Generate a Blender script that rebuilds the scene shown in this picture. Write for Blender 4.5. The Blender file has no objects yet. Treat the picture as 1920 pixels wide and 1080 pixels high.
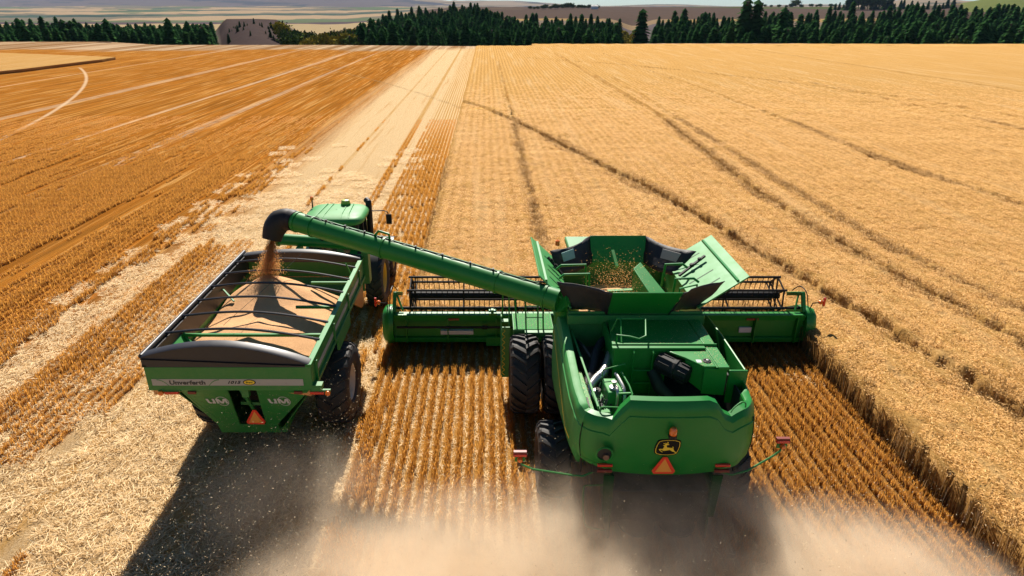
import bpy, math, random
import numpy as np
from math import sin, cos, pi, radians as R, atan, sqrt
random.seed(7); RNG = np.random.default_rng(7)
sc = bpy.context.scene
COL = sc.collection

# ------------------------------------------------------------------ camera
PITCH = math.atan(525 / 1200)
cam = bpy.data.cameras.new('camera'); cam.sensor_width = 36; cam.lens = 36 * 1200 / 1920
cam.shift_x = 50 / 1920; cam.clip_start = .1; cam.clip_end = 60000
co = bpy.data.objects.new('camera', cam); COL.objects.link(co)
co.location = (0, 0, 9.3); co.rotation_euler = (pi / 2 - PITCH, 0, 0)
sc.camera = co
# ------------------------------------------------------------------ light
SUN_EL, SUN_AZ = R(42), R(-3)
w = bpy.data.worlds.new('World'); sc.world = w; w.use_nodes = True
nt = w.node_tree; bg = nt.nodes['Background']
sky = nt.nodes.new('ShaderNodeTexSky'); sky.sky_type = 'NISHITA'; sky.sun_disc = False
sky.sun_elevation = SUN_EL; sky.sun_rotation = SUN_AZ; sky.dust_density = .3; sky.ozone_density = 3; sky.altitude = 900
tint = nt.nodes.new('ShaderNodeMix'); tint.data_type = 'RGBA'; tint.blend_type = 'MULTIPLY'; tint.inputs[0].default_value = 1; tint.inputs[7].default_value = (.70, .84, .92, 1)
nt.links.new(sky.outputs[0], tint.inputs[6]); nt.links.new(tint.outputs[2], bg.inputs[0]); bg.inputs[1].default_value = .052
sl = bpy.data.lights.new('sun', 'SUN'); sl.energy = 5; sl.angle = R(.5); sl.color = (1, .93, .83)
so = bpy.data.objects.new('sun', sl); COL.objects.link(so); so.location = (0, 0, 40)
sdir = (sin(SUN_AZ) * cos(SUN_EL), cos(SUN_AZ) * cos(SUN_EL), sin(SUN_EL))
from mathutils import Vector
so.rotation_euler = Vector(sdir).to_track_quat('Z', 'Y').to_euler()
sc.view_settings.view_transform = 'Standard'; sc.view_settings.look = 'None'
sc.view_settings.exposure = 0.75; sc.view_settings.gamma = 1
sc.cycles.use_denoising = True
sc.cycles.max_bounces = 6; sc.cycles.diffuse_bounces = 3; sc.cycles.glossy_bounces = 3
sc.cycles.volume_bounces = 4; sc.cycles.volume_max_steps = 48; sc.cycles.volume_step_rate = 1.0
sc.cycles.transparent_max_bounces = 6

# ------------------------------------------------------------------ helpers
def tag(o, label=None, cat=None, group=None, kind=None):
    if label: o['label'] = label
    if cat: o['category'] = cat
    if group: o['group'] = group
    if kind: o['kind'] = kind
    return o

class NT:
    def __init__(s, m): s.t = m.node_tree; s.n = s.t.nodes; s.l = s.t.links
    def add(s, ty, ins=None, **kw):
        n = s.n.new(ty)
        for k, v in kw.items(): setattr(n, k, v)
        for k, v in (ins or {}).items():
            if hasattr(v, 'is_linked') or isinstance(v, bpy.types.NodeSocket): s.l.new(v, n.inputs[k])
            else: n.inputs[k].default_value = v
        return n
    def math(s, op, a, b=0.0, c=0.0): return s.add('ShaderNodeMath', {0: a, 1: b, 2: c}, operation=op).outputs[0]
    def mix(s, f, a, b, bt='MIX'):
        n = s.add('ShaderNodeMix', data_type='RGBA', blend_type=bt)
        for i, v in ((0, f), (6, a), (7, b)):
            if isinstance(v, bpy.types.NodeSocket): s.l.new(v, n.inputs[i])
            else: n.inputs[i].default_value = v if i == 0 or len(v) == 4 else (*v, 1)
        return n.outputs[2]
    def noise(s, vec, scale, detail=3, rough=.55):
        return s.add('ShaderNodeTexNoise', {'Vector': vec, 'Scale': scale, 'Detail': detail, 'Roughness': rough}).outputs[0]
    def ramp(s, f, stops, interp='LINEAR'):
        n = s.add('ShaderNodeValToRGB', {0: f}); cr = n.color_ramp; cr.interpolation = interp
        while len(cr.elements) < len(stops): cr.elements.new(.5)
        for e, (p, c) in zip(cr.elements, stops):
            e.position = p; e.color = (*c, 1) if len(c) == 3 else c
        return n.outputs[0]
    def maprange(s, v, a, b, c=0., d=1., smooth=False):
        return s.add('ShaderNodeMapRange', {0: v, 1: a, 2: b, 3: c, 4: d}, interpolation_type='SMOOTHSTEP' if smooth else 'LINEAR').outputs[0]

def new_mat(name):
    m = bpy.data.materials.new(name); m.use_nodes = True
    return m, NT(m), m.node_tree.nodes['Principled BSDF']

def mat(name, col, rough=.5, metal=0., dust=0., dustcol=(.42, .32, .2), coat=0., scale=2.5, spec=.5, bump=0., bscale=30):
    m, t, b = new_mat(name)
    b.inputs['Roughness'].default_value = rough; b.inputs['Metallic'].default_value = metal
    b.inputs['Coat Weight'].default_value = coat; b.inputs['Coat Roughness'].default_value = .15
    b.inputs['Specular IOR Level'].default_value = spec
    tc = t.add('ShaderNodeTexCoord').outputs['Object']
    if dust > 0:
        n1 = t.noise(tc, scale, 6, .65); n2 = t.noise(tc, scale * 14, 3, .6)
        f = t.math('MULTIPLY', t.maprange(t.math('ADD', n1, t.math('MULTIPLY', n2, .35)), .45, .95), dust)
        c = t.mix(f, col, dustcol); t.l.new(c, b.inputs['Base Color'])
        t.l.new(t.math('ADD', t.math('MULTIPLY', f, .5), rough), b.inputs['Roughness'])
    else: b.inputs['Base Color'].default_value = (*col, 1)
    if bump:
        bm = t.add('ShaderNodeBump', {'Strength': bump, 'Distance': .02, 'Height': t.noise(tc, bscale, 3)})
        t.l.new(bm.outputs[0], b.inputs['Normal'])
    return m

GREEN = mat('green_paint', (.004, .205, .022), .40, dust=.10, coat=.05, spec=.4, dustcol=(.2, .3, .1))
GREEN_D = mat('green_paint_dusty', (.009, .20, .028), .45, dust=.3, coat=.08, dustcol=(.2, .26, .1))
GREEN_P = mat('green_paint_pale', (.025, .27, .05), .5, dust=.3, coat=.0, dustcol=(.25, .36, .14), spec=.35)
BLACK = mat('black_plastic', (.010, .010, .011), .55, dust=.06, spec=.3)
BLACKM = mat('black_steel', (.010, .010, .011), .6, dust=.05, spec=.2)
GREEN_SH = mat('green_paint_shaded', (.004, .06, .01), .6, spec=.2)  # green paint darkened to carry rib shadows and shade on the chopper
DARK = mat('engine_black', (.008, .008, .008), .6, dust=.1)
RUBBER = mat('tyre_rubber', (.014, .013, .013), .62, dust=.35, dustcol=(.16, .13, .1), scale=1.6)
CANVAS = mat('black_canvas', (.010, .010, .014), .6, dust=.06, bump=.5, bscale=5)
TARP = mat('tarp_vinyl', (.016, .016, .022), .42, dust=.2, dustcol=(.09, .08, .08))
SILVER = mat('bare_metal', (.55, .53, .5), .28, metal=.9, dust=.15)
RED = mat('red_lens', (.7, .03, .01), .25, coat=.5)
DRED = mat('dull_red_lens', (.22, .03, .015), .5)
ORANGE = mat('orange_lens', (.85, .17, .015), .25, coat=.5)
SMVO = mat('fluorescent_orange', (1., .36, .05), .5)
REDREF = mat('red_reflective_tape', (1., .06, .02), .4)
YEL = mat('yellow_paint', (.75, .48, .02), .4, dust=.15)
YELM = mat('yellow_vinyl', (1., .66, .04), .45)
BLKV = mat('black_vinyl', (.006, .006, .006), .5, spec=.25)
SILV = mat('silver_vinyl', (.42, .40, .35), .4, dust=.2)
WHT = mat('white_vinyl', (.62, .62, .6), .45, dust=.15)
RIMW = mat('rim_cream', (.6, .56, .45), .45, dust=.3)
GLASS = mat('cab_glass', (.02, .05, .045), .06, spec=.8)
WHITE = mat('white_label', (.6, .6, .6), .5)
GTREAD = mat('green_tread_plate', (.02, .24, .04), .7, dust=.1, spec=.2)

class MB:
    def __init__(s): s.v = []; s.f = []; s.m = []; s.cur = 0
    def add(s, vs, fs):
        s.g = getattr(s, 'g', []); s.g.append((len(s.v), len(s.v) + len(vs), len(s.f), len(s.f) + len(fs)))
        b = len(s.v); s.v += [tuple(p) for p in vs]; s.f += [tuple(b + i for i in f) for f in fs]; s.m += [s.cur] * len(fs); return s
    def box(s, x0, x1, y0, y1, z0, z1):
        return s.hexa([(x0, y0, z0), (x1, y0, z0), (x1, y1, z0), (x0, y1, z0), (x0, y0, z1), (x1, y0, z1), (x1, y1, z1), (x0, y1, z1)])
    def hexa(s, p): return s.add(p, [(0, 3, 2, 1), (4, 5, 6, 7), (0, 1, 5, 4), (1, 2, 6, 5), (2, 3, 7, 6), (3, 0, 4, 7)])
    def prism(s, pts, d):
        """polygon extruded by vector d"""
        n = len(pts); q = [tuple(p[i] + d[i] for i in range(3)) for p in pts]
        return s.add(list(pts) + q, [tuple(range(n))[::-1], tuple(range(n, 2 * n))] + [(i, (i + 1) % n, (i + 1) % n + n, i + n) for i in range(n)])
    def slab(s, pts, t):
        """thick sheet from a planar polygon, thickness t along its normal"""
        a, b, c = (Vector(p) for p in pts[:3]); n = (b - a).cross(c - a).normalized() * t
        return s.prism(pts, n)
    def frame(s, d):
        d = Vector(d).normalized(); u = d.cross(Vector((0, 0, 1)) if abs(d.z) < .9 else Vector((0, 1, 0))).normalized()
        return d, u, u.cross(d)
    def tube(s, pts, r, n=8, cap=True):
        pts = [Vector(p) for p in pts]; k = len(pts)
        rr = r if isinstance(r, (list, tuple)) else [r] * k; rings = []; pu = None
        for i, p in enumerate(pts):
            d = (pts[min(i + 1, k - 1)] - pts[max(i - 1, 0)])
            d.normalize()
            if pu is None: _, u, _ = s.frame(d)
            else: u = (pu - d * pu.dot(d)).normalized()
            pu = u; v = u.cross(d)
            rings.append([p + (u * cos(2 * pi * j / n) + v * sin(2 * pi * j / n)) * rr[i] for j in range(n)])
        vs = [q for g in rings for q in g]
        fs = [(i * n + j, (i + 1) * n + j, (i + 1) * n + (j + 1) % n, i * n + (j + 1) % n) for i in range(k - 1) for j in range(n)]
        if cap: fs += [tuple(range(n)), tuple((k - 1) * n + j for j in range(n))[::-1]]
        return s.add(vs, fs)
    def bar(s, a, b, w=.05, h=None):
        h = h or w; d, u, v = s.frame(Vector(b) - Vector(a)); a = Vector(a); b = Vector(b)
        c = [(-1, -1), (1, -1), (1, 1), (-1, 1)]
        return s.hexa([p + u * x * w / 2 + v * y * h / 2 for p in (a, b) for x, y in c])
    def lathe(s, c, axis, prof, n=32):
        """prof: list of (along axis, radius)"""
        c = Vector(c); d, u, v = s.frame(axis); k = len(prof)
        vs = [c + d * a + (u * cos(2 * pi * j / n) + v * sin(2 * pi * j / n)) * r for a, r in prof for j in range(n)]
        fs = [(i * n + j, (i + 1) * n + j, (i + 1) * n + (j + 1) % n, i * n + (j + 1) % n) for i in range(k - 1) for j in range(n)]
        return s.add(vs, fs)
    def grid(s, rows):
        n = len(rows[0]); vs = [p for r in rows for p in r]
        return s.add(vs, [(i * n + j, i * n + j + 1, (i + 1) * n + j + 1, (i + 1) * n + j) for i in range(len(rows) - 1) for j in range(n - 1)])
    def build(s, name, mats, parent=None, bevel=0., sharp=35, smooth=True):
        me = bpy.data.meshes.new(name)
        off = Vector((0, 0, 0)); q = parent
        while q is not None: off += q.location; q = q.parent
        me.from_pydata([tuple(Vector(p) - off) for p in s.v], [], s.f)
        for m in (mats if isinstance(mats, (list, tuple)) else [mats]): me.materials.append(m)
        me.polygons.foreach_set('material_index', s.m)
        import bmesh
        b = bmesh.new(); b.from_mesh(me); bmesh.ops.recalc_face_normals(b, faces=b.faces); b.to_mesh(me); b.free()
        if smooth:
            me.polygons.foreach_set('use_smooth', [True] * len(me.polygons)); me.set_sharp_from_angle(angle=R(sharp))
        o = bpy.data.objects.new(name, me); COL.objects.link(o)
        if parent: o.parent = parent
        if bevel:
            md = o.modifiers.new('bevel', 'BEVEL'); md.width = bevel; md.segments = 2; md.limit_method = 'ANGLE'; md.angle_limit = R(40)
            md.harden_normals = False
        return o

def empty(name, loc):
    o = bpy.data.objects.new(name, None); o.location = loc; COL.objects.link(o); return o

SPLIT = {'auger_collar', 'frame_rib', 'shelf_slot', 'tube_support', 'tube_flange', 'pipe_bracket', 'hopper_strut', 'tub_rim', 'chassis_frame', 'straw_spreader', 'hinge_frame', 'roof_ridge', 'fender', 'front_fender', 'auger_outlet', 'light_mount', 'rear_window_bars', 'band_swoosh', 'axle', 'drawbar', 'side_rail', 'cross_brace', 'handrail'}
def part(name, mats, parent, fn, split=False, **kw):
    split = split or name in SPLIT
    m = MB(); fn(m)
    if not split: return m.build(name, mats, parent, **kw)
    o = None
    for v0, v1, f0, f1 in m.g:            # every shape becomes a part of its own
        q = MB(); q.v = m.v[v0:v1]; q.f = [tuple(i - v0 for i in f) for f in m.f[f0:f1]]; q.m = m.m[f0:f1]
        o = q.build(name, mats, parent, **kw)
    return o

_font_cache = {}
def text_verts(txt, size, shear=0., bold=.0):
    cu = bpy.data.curves.new('lettering', 'FONT'); cu.body = txt; cu.size = size; cu.shear = shear; cu.offset = bold
    cu.extrude = .002; cu.resolution_u = 3
    o = bpy.data.objects.new('lettering', cu); COL.objects.link(o)
    dg = bpy.context.evaluated_depsgraph_get(); dg.update()
    me = bpy.data.meshes.new_from_object(o.evaluated_get(dg))
    vs = [tuple(v.co) for v in me.vertices]; fs = [tuple(p.vertices) for p in me.polygons]
    bpy.data.objects.remove(o); bpy.data.curves.remove(cu); bpy.data.meshes.remove(me)
    return vs, fs

def np_mesh(name, V, F, mats, fm=None, smooth=False):
    me = bpy.data.meshes.new(name); V = np.asarray(V, np.float32); F = np.asarray(F, np.int32)
    k = F.shape[1]
    me.vertices.add(len(V)); me.vertices.foreach_set('co', V.ravel())
    me.loops.add(F.size); me.loops.foreach_set('vertex_index', F.ravel())
    me.polygons.add(len(F)); me.polygons.foreach_set('loop_start', np.arange(0, F.size, k, dtype=np.int32))
    for m in (mats if isinstance(mats, (list, tuple)) else [mats]): me.materials.append(m)
    if fm is not None: me.polygons.foreach_set('material_index', np.asarray(fm, np.int32))
    if smooth: me.polygons.foreach_set('use_smooth', np.ones(len(F), bool))
    me.update(); me.validate()
    return me

def set_attr(me, name, arr):
    a = me.attributes.new(name, 'FLOAT', 'POINT'); a.data.foreach_set('value', np.asarray(arr, np.float32))

def scatter(name, pv, pf, pvar, pts, rz, scl, mats, tilt=None):
    """ground-cover stuff: one object, a patch repeated over many points by a geometry node group"""
    npt = len(pts)
    V = np.vstack([pv, pts]); me = np_mesh(name, V, pf, mats)
    set_attr(me, 'pt', np.r_[np.zeros(len(pv)), np.ones(npt)])
    set_attr(me, 'rz', np.r_[np.zeros(len(pv)), rz]); set_attr(me, 'scl', np.r_[np.ones(len(pv)), scl])
    set_attr(me, 'v', np.r_[pvar, np.zeros(npt)])
    o = bpy.data.objects.new(name, me); COL.objects.link(o)
    g = bpy.data.node_groups.new(name, 'GeometryNodeTree')
    g.interface.new_socket('Geometry', in_out='INPUT', socket_type='NodeSocketGeometry')
    g.interface.new_socket('Geometry', in_out='OUTPUT', socket_type='NodeSocketGeometry')
    N = g.nodes; L = g.links
    gi = N.new('NodeGroupInput'); go = N.new('NodeGroupOutput')
    def na(nm):
        n = N.new('GeometryNodeInputNamedAttribute'); n.data_type = 'FLOAT'; n.inputs[0].default_value = nm
        return n.outputs[0]
    sep = N.new('GeometryNodeSeparateGeometry'); sep.domain = 'POINT'
    cmpn = N.new('ShaderNodeMath'); cmpn.operation = 'GREATER_THAN'; cmpn.inputs[1].default_value = .5
    L.new(na('pt'), cmpn.inputs[0]); L.new(gi.outputs[0], sep.inputs[0]); L.new(cmpn.outputs[0], sep.inputs[1])
    iop = N.new('GeometryNodeInstanceOnPoints')
    cx = N.new('ShaderNodeCombineXYZ'); L.new(na('rz'), cx.inputs[2])
    L.new(sep.outputs[0], iop.inputs['Points']); L.new(sep.outputs[1], iop.inputs['Instance'])
    cs = N.new('ShaderNodeCombineXYZ'); cs.inputs[0].default_value = 1; cs.inputs[1].default_value = 1; L.new(na('scl'), cs.inputs[2])
    L.new(cx.outputs[0], iop.inputs['Rotation']); L.new(cs.outputs[0], iop.inputs['Scale'])
    L.new(iop.outputs[0], go.inputs[0])
    md = o.modifiers.new('scatter', 'NODES'); md.node_group = g
    return o

# ================================================================== SETTING
EDGE = [(-400, 175), (-150, 205), (-114, 205), (-90, 187), (-45, 187), (0, 180), (50, 195), (90, 195), (113, 185), (140, 178), (400, 150)]
def edge_y(x): return np.interp(x, [e[0] for e in EDGE], [e[1] for e in EDGE])
def fbm(x, y, s, seed=0, oct=4):
    r = np.random.default_rng(seed); o = 0; a = 1.
    for k in range(oct):
        for _ in range(3):
            an = r.uniform(0, 2 * pi); ph = r.uniform(0, 2 * pi); f = (2 ** k) / s * r.uniform(.7, 1.4) * 2 * pi
            o = o + a * np.sin((x * cos(an) + y * sin(an)) * f + ph) / 3
        a *= .5
    return o
def sst(a, b, x):
    t = np.clip((x - a) / (b - a), 0, 1); return t * t * (3 - 2 * t)
def terrain_z(x, y):
    """height of the land beyond the field: valley, wooded far slope, plateau and far plain"""
    e = edge_y(x); u = x / np.maximum(y, 1.)
    d = y - e
    crest = np.interp(u, [-.75, -.40, -.375, -.30, -.26, -.2, -.15, -.1, 0, .3, .8], [-14, -12, 1.5, .5, -12, -12, -7, -3, 1.5, 1.5, 2.5])
    z = -9 * sst(0, 35, d) * 1.0
    up = sst(90, 330, d)
    mnd = np.exp(-((u + .337) / .05) ** 2); up = np.maximum(up, mnd * sst(25, 150, d))
    z = z + up * (crest + 9)
    # gully on the right of centre
    g = np.exp(-((u - .215) / .02) ** 2) * sst(60, 200, d) * (1 - sst(330, 520, d)) * -5
    # plateau climbs slowly (right), plain stays low (left)
    far = np.interp(u, [-.3, -.2, -.12, -.04, .8], [0, 0, .35, 1, 1])
    plate = crest + sst(330, 1700, d) * (11.5 - crest) + 3 * sst(1700, 4000, d)
    pl = -20 + sst(900, 4200, d) * 26 + sst(3800, 9000, d) * 95
    z2 = far * plate + (1 - far) * pl
    z = np.where(d > 330, z + (z2 - z) * sst(330, 520, d), z)
    z = z + g + fbm(x, y, 160, 3) * 1.0 * sst(60, 300, d) + fbm(x, y, 900, 5) * np.interp(d, [600, 2500, 6000], [0, 3, 14]) * (1 - far * .75)
    # far hills
    z = z + 60 * sst(5200, 8000, y) * (1 - sst(-.2, .02, u)) + 34 * np.exp(-((u - .62) / .07) ** 2) * sst(2300, 3000, y)+ 30 * np.exp(-((u - .78) / .09) ** 2) * sst(900, 1500, y)
    z = z + 48 * sst(5500, 8000, y) * np.exp(-((u + .03) / .12) ** 2) + 22 * sst(5500, 8000, y) * (1 + .5 * np.sin(u * 30)) * (u > -.05)
    return z
def build_terrain():
    us = np.linspace(-1.25, 1.25, 420)
    ds = np.r_[np.linspace(0, 420, 120), np.geomspace(430, 11500, 150)]
    U, D = np.meshgrid(us, ds)
    X0 = U * 185; E0 = edge_y(X0); Yv = E0 + D; X = U * Yv
    # keep d measured from the local edge
    Z = terrain_z(X, Yv)
    Z[0] = -.15
    V = np.stack([X, Yv, Z], -1).reshape(-1, 3)
    n = len(us); i = np.arange(len(ds) - 1)[:, None] * n + np.arange(n - 1)[None]; i = i.ravel()
    F = np.stack([i, i + 1, i + n + 1, i + n], 1)
    m, t, b = new_mat('far_land')
    b.inputs['Roughness'].default_value = .95; b.inputs['Specular IOR Level'].default_value = .0
    cola = t.add('ShaderNodeAttribute', attribute_name='landcol').outputs[0]
    geo = t.add('ShaderNodeNewGeometry').outputs['Position']
    n1 = t.noise(geo, .09, 5, .7); n2 = t.noise(geo, .6, 3, .7)
    t.l.new(t.mix(t.maprange(t.math('ADD', t.math('MULTIPLY', n1, .6), t.math('MULTIPLY', n2, .4)), .35, .65, 0, .6), cola, t.mix(.5, cola, (.3, .3, .3), 'MULTIPLY')), b.inputs['Base Color'])
    me = np_mesh('terrain', V, F, m, smooth=True)
    # base colours of the fields, from the ground position
    x = X.ravel(); y = Yv.ravel(); u = x / y; d = y - edge_y(x); c = np.zeros((len(x), 4)); c[:, 3] = 1
    def setc(mask, col): c[mask, :3] = col
    setc(np.ones(len(x), bool), (.20, .155, .12))
    right = u > -.1
    setc((d > 290) & right, (.30, .20, .09)); setc((d > 350) & right, (.10, .072, .058))
    nz = fbm(x, y, 1500, 11, 3); ny = fbm(x * .3, y, 700, 17, 3)
    pm = (d > 350) & right & (y > 1300)
    setc(pm & (nz > .2), (.16, .12, .07)); setc(pm & (u > .22) & (ny > .3), (.08, .10, .04))
    setc(right & (y > 2300), (.27, .21, .15)); setc(right & (y > 2300) & (ny > .35), (.13, .12, .09))
    setc((u > .68) & (y > 900) & (y < 2300), (.13, .15, .05))
    left = ~right & (d > 330)
    setc(left, (.36, .27, .15)); setc(left & (d < 420), (.17, .13, .07))
    setc(left & (y > 1350), (.10, .075, .08)); setc(left & (y > 1500), (.12, .14, .08)); 
    L2 = left & (y > 1650)
    setc(L2, (.17, .15, .11)); setc(L2 & (ny > .25), (.36, .26, .16)); setc(L2 & (ny < -.35), (.07, .10, .08)); setc(L2 & (nz > .55), (.12, .15, .09))
    setc(left & (y > 1350) & (y < 2400) & (ny * nz < -.25), (.05, .07, .06))
    mt = (y > 5200) & (u < .35); setc(mt & left, (.14, .12, .12)); setc(mt & (nz < -.4), (.09, .09, .10)); setc(mt & (y > 6800) & (u < -.2), (.10, .09, .12))
    hm = (np.abs(u + .335) < .055) & (d > 60) & (d < 330); setc(hm, (.075, .055, .05))
    gm = (np.abs(u - .215) < .05) & (d > 60) & (d < 360); setc(gm, (.24, .17, .10)); setc(gm & (nz > .0), (.12, .10, .10))
    ca = me.color_attributes.new('landcol', 'FLOAT_COLOR', 'POINT'); ca.data.foreach_set('color', c.astype(np.float32).ravel())
    o = bpy.data.objects.new('terrain', me); COL.objects.link(o); tag(o, kind='structure')
build_terrain()

# ---- the field: one sheet up to its far edge
def build_ground():
    xs = np.linspace(-420, 420, 169); fr = np.linspace(0, 1, 60) ** 1.5
    V = []
    for f in fr:
        for x in xs: V.append((x, -60 + (edge_y(x) + 1 + 60) * f, 0))
    n = len(xs); i = (np.arange(len(fr) - 1)[:, None] * n + np.arange(n - 1)[None]).ravel()
    F = np.stack([i, i + 1, i + n + 1, i + n], 1)
    m, t, b = new_mat('stubble_field')
    b.inputs['Roughness'].default_value = .95; b.inputs['Specular IOR Level'].default_value = .0
    pos = t.add('ShaderNodeNewGeometry').outputs['Position']
    sp = t.add('ShaderNodeSeparateXYZ', {0: pos}); X, Y = sp.outputs[0], sp.outputs[1]
    st = t.add('ShaderNodeVectorMath', {0: pos, 1: (1, .012, 1)}, operation='MULTIPLY').outputs[0]
    st2 = t.add('ShaderNodeVectorMath', {0: pos, 1: (1, .03, 1)}, operation='MULTIPLY').outputs[0]
    s1 = t.noise(st, .45, 3, .6); s2 = t.noise(st, 2.2, 4, .65); s3 = t.noise(st2, 7., 3, .6)
    fine = t.noise(pos, 26, 5, .8); med = t.noise(pos, 3.5, 4, .65)
    # drill rows every 25 cm
    row = t.math('SINE', t.math('MULTIPLY', X, 2 * pi / .25))
    rowm = t.maprange(row, -.2, .7, 0, 1, True)
    soil = (.13, .07, .03)
    straw = t.mix(t.maprange(fine, .38, .62), (.36, .21, .08), (.90, .68, .40))
    straw = t.mix(t.maprange(med, .40, .75, 0, .3), straw, (.60, .36, .13))
    straw = t.mix(t.maprange(Y, 20, 44, .42, 0), straw, t.mix(t.maprange(med, .3, .7), (.17, .085, .03), (.46, .27, .10)))
    orange = t.mix(t.maprange(fine, .3, .7), (.32, .105, .012), (.60, .22, .03))
    orange = t.mix(t.maprange(s2, .40, .62, .75, 0), orange, (.24, .09, .014))
    orange = t.mix(t.maprange(s1, .50, .70, 0, .4), orange, (.58, .27, .055))
    orange = t.mix(t.maprange(s3, .52, .75, 0, .35), orange, (.60, .31, .08))
    xw = t.math('ADD', X, t.math('MULTIPLY', t.math('SUBTRACT', s1, .5), 5.0))
    # zone factor: 1 = orange stubble, 0 = pale straw strip
    z1 = t.maprange(t.math('ADD', xw, t.math('MULTIPLY', t.math('SUBTRACT', med, .5), 3)), -14.5, -10.8, 1, 0, True)
    # a pale straw fringe close to the machines on the left as well
    z1 = t.math('MULTIPLY', z1, t.math('MAXIMUM', t.maprange(xw, -19, -15.5, 1, 0, True), t.maprange(Y, 9, 20, .25, 1, True)))
    col = t.mix(z1, straw, orange)
    # orange stubble rows left standing at the right side of the pale strip
    r1 = t.math('MULTIPLY', t.maprange(X, -5.2, -4.4, 0, 1, True), rowm)
    r1 = t.math('MULTIPLY', r1, t.maprange(s2, .3, .6, .35, .95))
    ra = t.math('MULTIPLY', t.maprange(t.math('ABSOLUTE', t.math('ADD', X, 6.0)), .12, .3, .8, 0), t.maprange(s3, .3, .6, .5, 1))
    rb = t.math('MULTIPLY', t.maprange(t.math('ABSOLUTE', t.math('ADD', X, 9.1)), .06, .2, .6, 0), t.maprange(s3, .3, .6, .3, 1))
    col = t.mix(t.math('MAXIMUM', r1, t.math('MAXIMUM', ra, rb)), col, (.44, .23, .05))
    ln = t.noise(st2, 3.1, 2, .5)
    col = t.mix(t.math('MULTIPLY', t.maprange(ln, .52, .62, 0, .55), z1), col, (.20, .08, .014))
    col = t.mix(t.math('MULTIPLY', t.maprange(ln, .44, .36, 0, .45), z1), col, (.72, .42, .14))
    # pale tracks across the orange field
    def track(dist_sock, wdt, amt, c=(.78, .62, .42)):
        nonlocal col
        f = t.math('MULTIPLY', t.maprange(dist_sock, wdt * .4, wdt, amt, 0), t.maprange(t.noise(pos, .8, 3), .3, .5, .5, 1))
        col = t.mix(f, col, c)
    track(t.math('ABSOLUTE', t.math('ADD', xw, 31.2)), .35, .4)
    track(t.math('ABSOLUTE', t.math('ADD', xw, 24.3)), .5, .3)
    track(t.math('ABSOLUTE', t.math('ADD', xw, 44.5)), .5, .3)
    track(t.math('ABSOLUTE', t.math('ADD', xw, 62.)), .6, .3)
    # curved pale track
    def circ(cx, cy, r):
        dx = t.math('SUBTRACT', X, cx); dy = t.math('SUBTRACT', Y, cy)
        q = t.math('SQRT', t.math('ADD', t.math('MULTIPLY', dx, dx), t.math('MULTIPLY', dy, dy)))
        return t.math('ABSOLUTE', t.math('SUBTRACT', q, r))
    cut = t.math('MULTIPLY', t.maprange(Y, 44, 50, 0, 1), t.maprange(Y, 113, 116, 1, 0))
    f = t.math('MULTIPLY', t.maprange(circ(-252, -14.3, 223.9), .08, .30, .6, 0), cut); col = t.mix(f, col, (.80, .60, .38))
    far_fade = t.maprange(X, -75, -70, 0, 1)
    # margin of dry grass at the far end
    eg = t.maprange(t.math('ADD', Y, t.math('MULTIPLY', t.math('SUBTRACT', t.noise(pos, .05, 4), .5), 30)), 160, 168, 0, 1)
    mg = t.mix(t.maprange(t.noise(st, .35, 5, .8), .45, .62), (.26, .14, .06), (.62, .45, .28))
    eg = t.math('MULTIPLY', eg, t.maprange(X, -12, 0, 1, .9))
    col = t.mix(eg, col, mg)
    # ring track left by the irrigation boom
    ring = t.math('MULTIPLY', t.maprange(t.math('ADD', circ(-221.2, -21.8, 236.0), t.math('MULTIPLY', t.noise(pos, .6, 3), .5)), .25, .7, .8, 0), t.math("MULTIPLY", t.maprange(X, -34, -30, 0, 1), t.maprange(Y, 61, 63, 0, 1)))
    col = t.mix(t.math('MULTIPLY', ring, t.maprange(t.noise(pos, 1.2, 3), .4, .6, 0, 1)), col, (.30, .20, .09))
    col = t.mix(t.maprange(t.noise(st2, 1.6, 5, .75), .56, .70, 0, .6), col, (.46, .24, .07))
    # soil shows through everywhere, and where the combine has just cut it is mostly soil and chaff
    col = t.mix(t.maprange(t.noise(pos, 9, 4, .7), .58, .72, 0, .75), col, soil)
    cutz = t.math('MULTIPLY', t.maprange(X, -3.2, -2.9, 0, 1), t.maprange(Y, 17.4, 17.8, 1, 0))
    col = t.mix(t.math('MULTIPLY', t.math('MULTIPLY', cutz, rowm), .6), col, (.42, .21, .05))
    col = t.mix(t.math('MULTIPLY', t.maprange(X, 4.2, 5.5, 0, .8), t.maprange(Y, 17.4, 17.8, 1, 0)), col, t.mix(rowm, (.12, .06, .02), (.36, .18, .05)))
    t.l.new(col, b.inputs['Base Color'])
    hgt = t.math('ADD', t.math('MULTIPLY', fine, .5), t.math('MULTIPLY', t.math('MULTIPLY', rowm, z1), .5))
    hgt = t.math('ADD', hgt, t.math('MULTIPLY', s3, .8))
    bm = t.add('ShaderNodeBump', {'Strength': .9, 'Distance': .12, 'Height': hgt}); t.l.new(bm.outputs[0], b.inputs['Normal'])
    me = np_mesh('ground', V, F, m)
    o = bpy.data.objects.new('ground', me); COL.objects.link(o); tag(o, kind='structure')
build_ground()

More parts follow.
